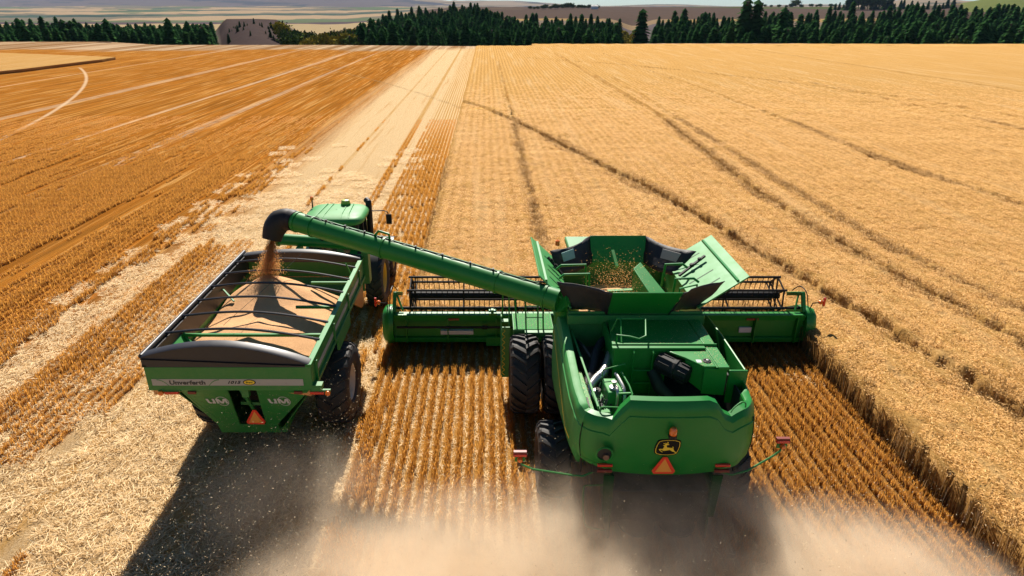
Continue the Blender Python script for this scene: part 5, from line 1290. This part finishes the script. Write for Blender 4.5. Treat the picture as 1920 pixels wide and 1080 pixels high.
# (u range, y range, height range, how many, label)
BANDS = [(-.72, -.395, 225, 430, 9, 12.5, 74, 'dark green conifer in the wood at the far left behind the field', 'conifers in the left wood'),
         (-.185, .195, 235, 500, 8.5, 12.5, 128, 'dark green conifer in the dense middle wood behind the field', 'conifers in the middle wood'),
         (.245, .62, 225, 400, 8.5, 13, 62, 'dark green conifer in the wood behind the standing wheat', 'conifers in the right wood'),
         (.60, .80, 225, 400, 10, 14.5, 34, 'dark green conifer on the slope at the far right edge', 'conifers at the far right')]
for u0, u1, ya, yb, ha, hb, n, lab, grp in BANDS:
    spots = []
    tries = 0
    while len(spots) < n * 5 and tries < 40000:
        tries += 1; u = rs.uniform(u0, u1); y = ya + (yb - ya) * rs.random() ** .9
        if y < float(edge_y(u * y)) + 22: continue
        if grp.startswith('conifers in the middle') and y > (300 + 200 * min(1, max(0, (u + .19) / .06)) if u < -.01 else 470 - 90 * min(1, (u + .01) / .05)): continue
        if all((u - a) ** 2 * 9e4 + (y - b) ** 2 * .02 > 1.6 for a, b in spots): spots.append((u, y))
    spots.sort(key=lambda s: s[1])
    step = max(1, len(spots) / n)
    chosen = set(int(i * step) for i in range(n))
    for i, (u, y) in enumerate(spots):
        h = rs.uniform(ha, hb) * (1 if rs.random() > .1 else 1.25)
        if i in chosen and i % 11 == 5: tree(u * y, y, h * .72, BM[rs.randrange(4) if i % 2 else rs.randrange(2)], lab.replace('dark green conifer', 'rounded leafy tree'), grp.replace('conifers', 'leafy trees'), 'leafy_tree', wide=1.0)
        elif i in chosen: tree(u * y, y, h, CM[rs.randrange(5)], lab, grp, wide=rs.uniform(.85, 1.15))
        else: extra.append((u * y, y, h * .95))
# the tall pairs that stand out
for px_u, y, h, lab in ((.375, 262, 21.5, 'tallest conifer, first of the pair rising above the right wood'), (.390, 262, 21, 'tallest conifer, second of the pair rising above the right wood'), (.204 + .022, 268, 18, 'tall lone conifer beside the gully right of the middle wood'),
                        (.43, 268, 18.5, 'tall conifer just right of the tallest pair'), (-.612, 252, 14.5, 'tall thick conifer standing up in the left wood'), (-.60, 256, 14, 'second thick conifer standing up in the left wood')):
    tree(px_u * y, y, h, CM[0], lab, None, wide=1.15)
# rest of the woods as one far-off mass
if extra:
    base = CM[1]; nv = len(base.vertices); cv = np.zeros(nv * 3); base.vertices.foreach_get('co', cv); cv = cv.reshape(-1, 3)
    cf = np.array([tuple(p.vertices) for p in base.polygons]); VV = []; FF = []
    E_ = np.array(extra); zz = terrain_z(E_[:, 0], E_[:, 1])
    for i, (x, y, h) in enumerate(extra):
        a = rs.uniform(0, 6.28); c, s = cos(a), sin(a); q = cv * h; VV.append(np.stack([q[:, 0] * c - q[:, 1] * s + x, q[:, 0] * s + q[:, 1] * c + y, q[:, 2] + zz[i]], 1)); FF.append(cf + i * nv)
    me = np_mesh('far_wood', np.vstack(VV), np.vstack(FF), NEEDLE); va = np.zeros(nv); base.attributes['v'].data.foreach_get('value', va); set_attr(me, 'v', np.tile(va, len(extra)))
    o = bpy.data.objects.new('far_wood', me); COL.objects.link(o); tag(o, 'mass of dark conifers filling the woods beyond the field', 'wood', kind='stuff')
# broadleaf clumps
for i in range(46):
    u = rs.uniform(-.295, -.18); y = rs.uniform(240, 330); yl = rs.random() < .3
    tree(u * y, y, rs.uniform(8, 11) , BM[rs.randrange(2) + (2 if yl else 0)], 'yellowing leafy tree between the bare mound and the middle wood' if yl else 'green leafy tree between the bare mound and the middle wood', 'yellowing trees by the mound' if yl else 'green leafy trees by the mound', 'leafy_tree', wide=.95)
for i in range(14):
    u = rs.uniform(.185, .235); y = rs.uniform(300, 400)
    tree(u * y, y, rs.uniform(6, 9), BM[2 + rs.randrange(2)], 'yellow leafy tree in the gully right of the middle wood', 'yellow trees in the gully', 'leafy_tree')
for i in range(16):
    u = rs.uniform(.52, .60); y = rs.uniform(330, 400)
    tree(u * y, y, rs.uniform(5, 8), BM[rs.randrange(2)], 'green leafy tree on the open bank between the right woods', 'leafy trees on the open bank', 'leafy_tree')
for i in range(9):
    u = rs.uniform(-.06, .03); y = rs.uniform(470, 540)
    tree(u * y, y, rs.uniform(6, 9), BM[2 + rs.randrange(2)], 'yellowing leafy tree along the top of the middle wood', 'yellowing trees above the middle wood', 'leafy_tree')
# shelter belts and the far copse on the plateau
for i in range(18):
    u = lerp(.065, .16, i / 17); tree(u * 1250, 1250 + rs.uniform(-20, 20), rs.uniform(7, 12) * (1 - .3 * abs(i - 10) / 10), BM[rs.randrange(2)], 'small dark tree around the far white building on the plateau', 'trees round the far building', 'leafy_tree', wide=1.6)
for i in range(24):
    u = lerp(.50, .665, i / 23); tree(u * 1150, 1150 + rs.uniform(-8, 8), rs.uniform(9, 16), CM[rs.randrange(5)], 'small dark conifer in the row across the plateau at right', 'conifer row on the plateau', wide=1.2)
for i, (u, h) in enumerate(((.520, 34), (.534, 28), (.540, 30), (.547, 27), (.555, 22), (.566, 22), (.578, 27))):
    tree(u * 1120, 1120, h, CM[i % 5] if i in (0, 6) else BM[i % 2], 'dark tree in the clump standing on the skyline at right', 'skyline clump', 'conifer' if i in (0, 6) else 'leafy_tree', wide=1.3)
for i in range(12):
    u = lerp(.40, .50, i / 11) + rs.uniform(-.004, .004); tree(u * 1500, 1500, rs.uniform(6, 9) if i != 5 else 18, BM[rs.randrange(2)], 'low green tree scattered along the plateau skyline', 'low trees along the skyline', 'leafy_tree', wide=1.6)
for i in range(26):
    u = rs.uniform(-.378, -.30); y = rs.uniform(300, 420)
    tree(u * y, y, rs.uniform(1.2, 2.6) if i > 6 else rs.uniform(3, 4), CM[rs.randrange(5)], 'small conifer dotted over the bare grey mound', 'small conifers on the mound', wide=1.1)
# white building on the plateau
fb = part('farm_building', WHITE, None, lambda m: m.box(188, 200, 1238, 1246, 9.5, 14))
zf = float(terrain_z(np.array([194.]), np.array([1242.]))[0])
fb.location.z = zf - 9.5
part('roof', mat('grey_roof', (.2, .2, .2), .6), fb, lambda m: m.prism([(187.6, 1237.6, 14 + zf - 9.5), (200.4, 1237.6, 14 + zf - 9.5), (200.4, 1242, 16 + zf - 9.5), (187.6, 1242, 16 + zf - 9.5)], (0, 0, .15)))
tag(fb, 'small white farm building among trees on the far plateau', 'building')

# ================================================================== DUST AND AIR
def dust_cloud():
    x0, x1, y0, y1, z0, z1 = -6.0, 9.6, 2.2, 11.2, .02, 2.7
    m = MB(); m.box(x0, x1, y0, y1, z0, z1)
    mt = bpy.data.materials.new('dust'); mt.use_nodes = True; t = NT(mt); t.n.remove(t.n['Principled BSDF'])
    v = t.add('ShaderNodeVolumePrincipled'); v.inputs['Color'].default_value = (.97, .82, .62, 1); v.inputs['Anisotropy'].default_value = 0
    t.l.new(v.outputs[0], t.n['Material Output'].inputs['Volume'])
    pos = t.add('ShaderNodeNewGeometry').outputs['Position']
    st = t.add('ShaderNodeVectorMath', {0: pos, 1: (1, .8, 1.3)}, operation='MULTIPLY').outputs[0]
    n = t.noise(st, 1.0, 7, .7); sp = t.add('ShaderNodeSeparateXYZ', {0: pos}); X, Y, Z = sp.outputs
    # two rolling plumes thrown to either side of the spreader
    def blob(cx, cy, cz, rx, ry, rz):
        q = [t.math('POWER', t.math('ABSOLUTE', t.math('DIVIDE', t.math('SUBTRACT', a, c), r)), 2.0) for a, c, r in ((X, cx, rx), (Y, cy, ry), (Z, cz, rz))]
        return t.maprange(t.math('ADD', t.math('ADD', q[0], q[1]), q[2]), 0, 1, 1, 0, True)
    f = t.math('MAXIMUM', blob(-.1, 6.6, .4, 4.9, 3.5, 2.0), blob(5.8, 7.0, .3, 3.4, 2.9, 1.7))
    f = t.math('MAXIMUM', f, t.math('MULTIPLY', blob(3.0, 8.6, .5, 3.6, 2.6, 1.5), .55))
    f = t.math('MAXIMUM', f, t.math('MULTIPLY', blob(-3.6, 9.6, .5, 2.4, 1.6, 1.6), .22))
    d = t.math('MULTIPLY', t.math('MULTIPLY', f, t.maprange(n, .40, .60, .16, 1.2)), 1.8)
    t.l.new(d, v.inputs['Density'])
    o = m.build('dust_cloud', mt, None, smooth=False); tag(o, 'billowing pale dust cloud behind the combine', 'dust', kind='stuff')
dust_cloud()
def haze():
    m = MB(); m.box(-16000, 16000, -300, 13500, -60, 420)
    mt = bpy.data.materials.new('haze'); mt.use_nodes = True; t = NT(mt); t.n.remove(t.n['Principled BSDF'])
    v = t.add('ShaderNodeVolumePrincipled'); v.inputs['Color'].default_value = (.45, .66, 1, 1); v.inputs['Density'].default_value = .000022; v.inputs['Anisotropy'].default_value = 0
    t.l.new(v.outputs[0], t.n['Material Output'].inputs['Volume'])
    o = m.build('haze', mt, None, smooth=False); tag(o, kind='stuff')
haze()
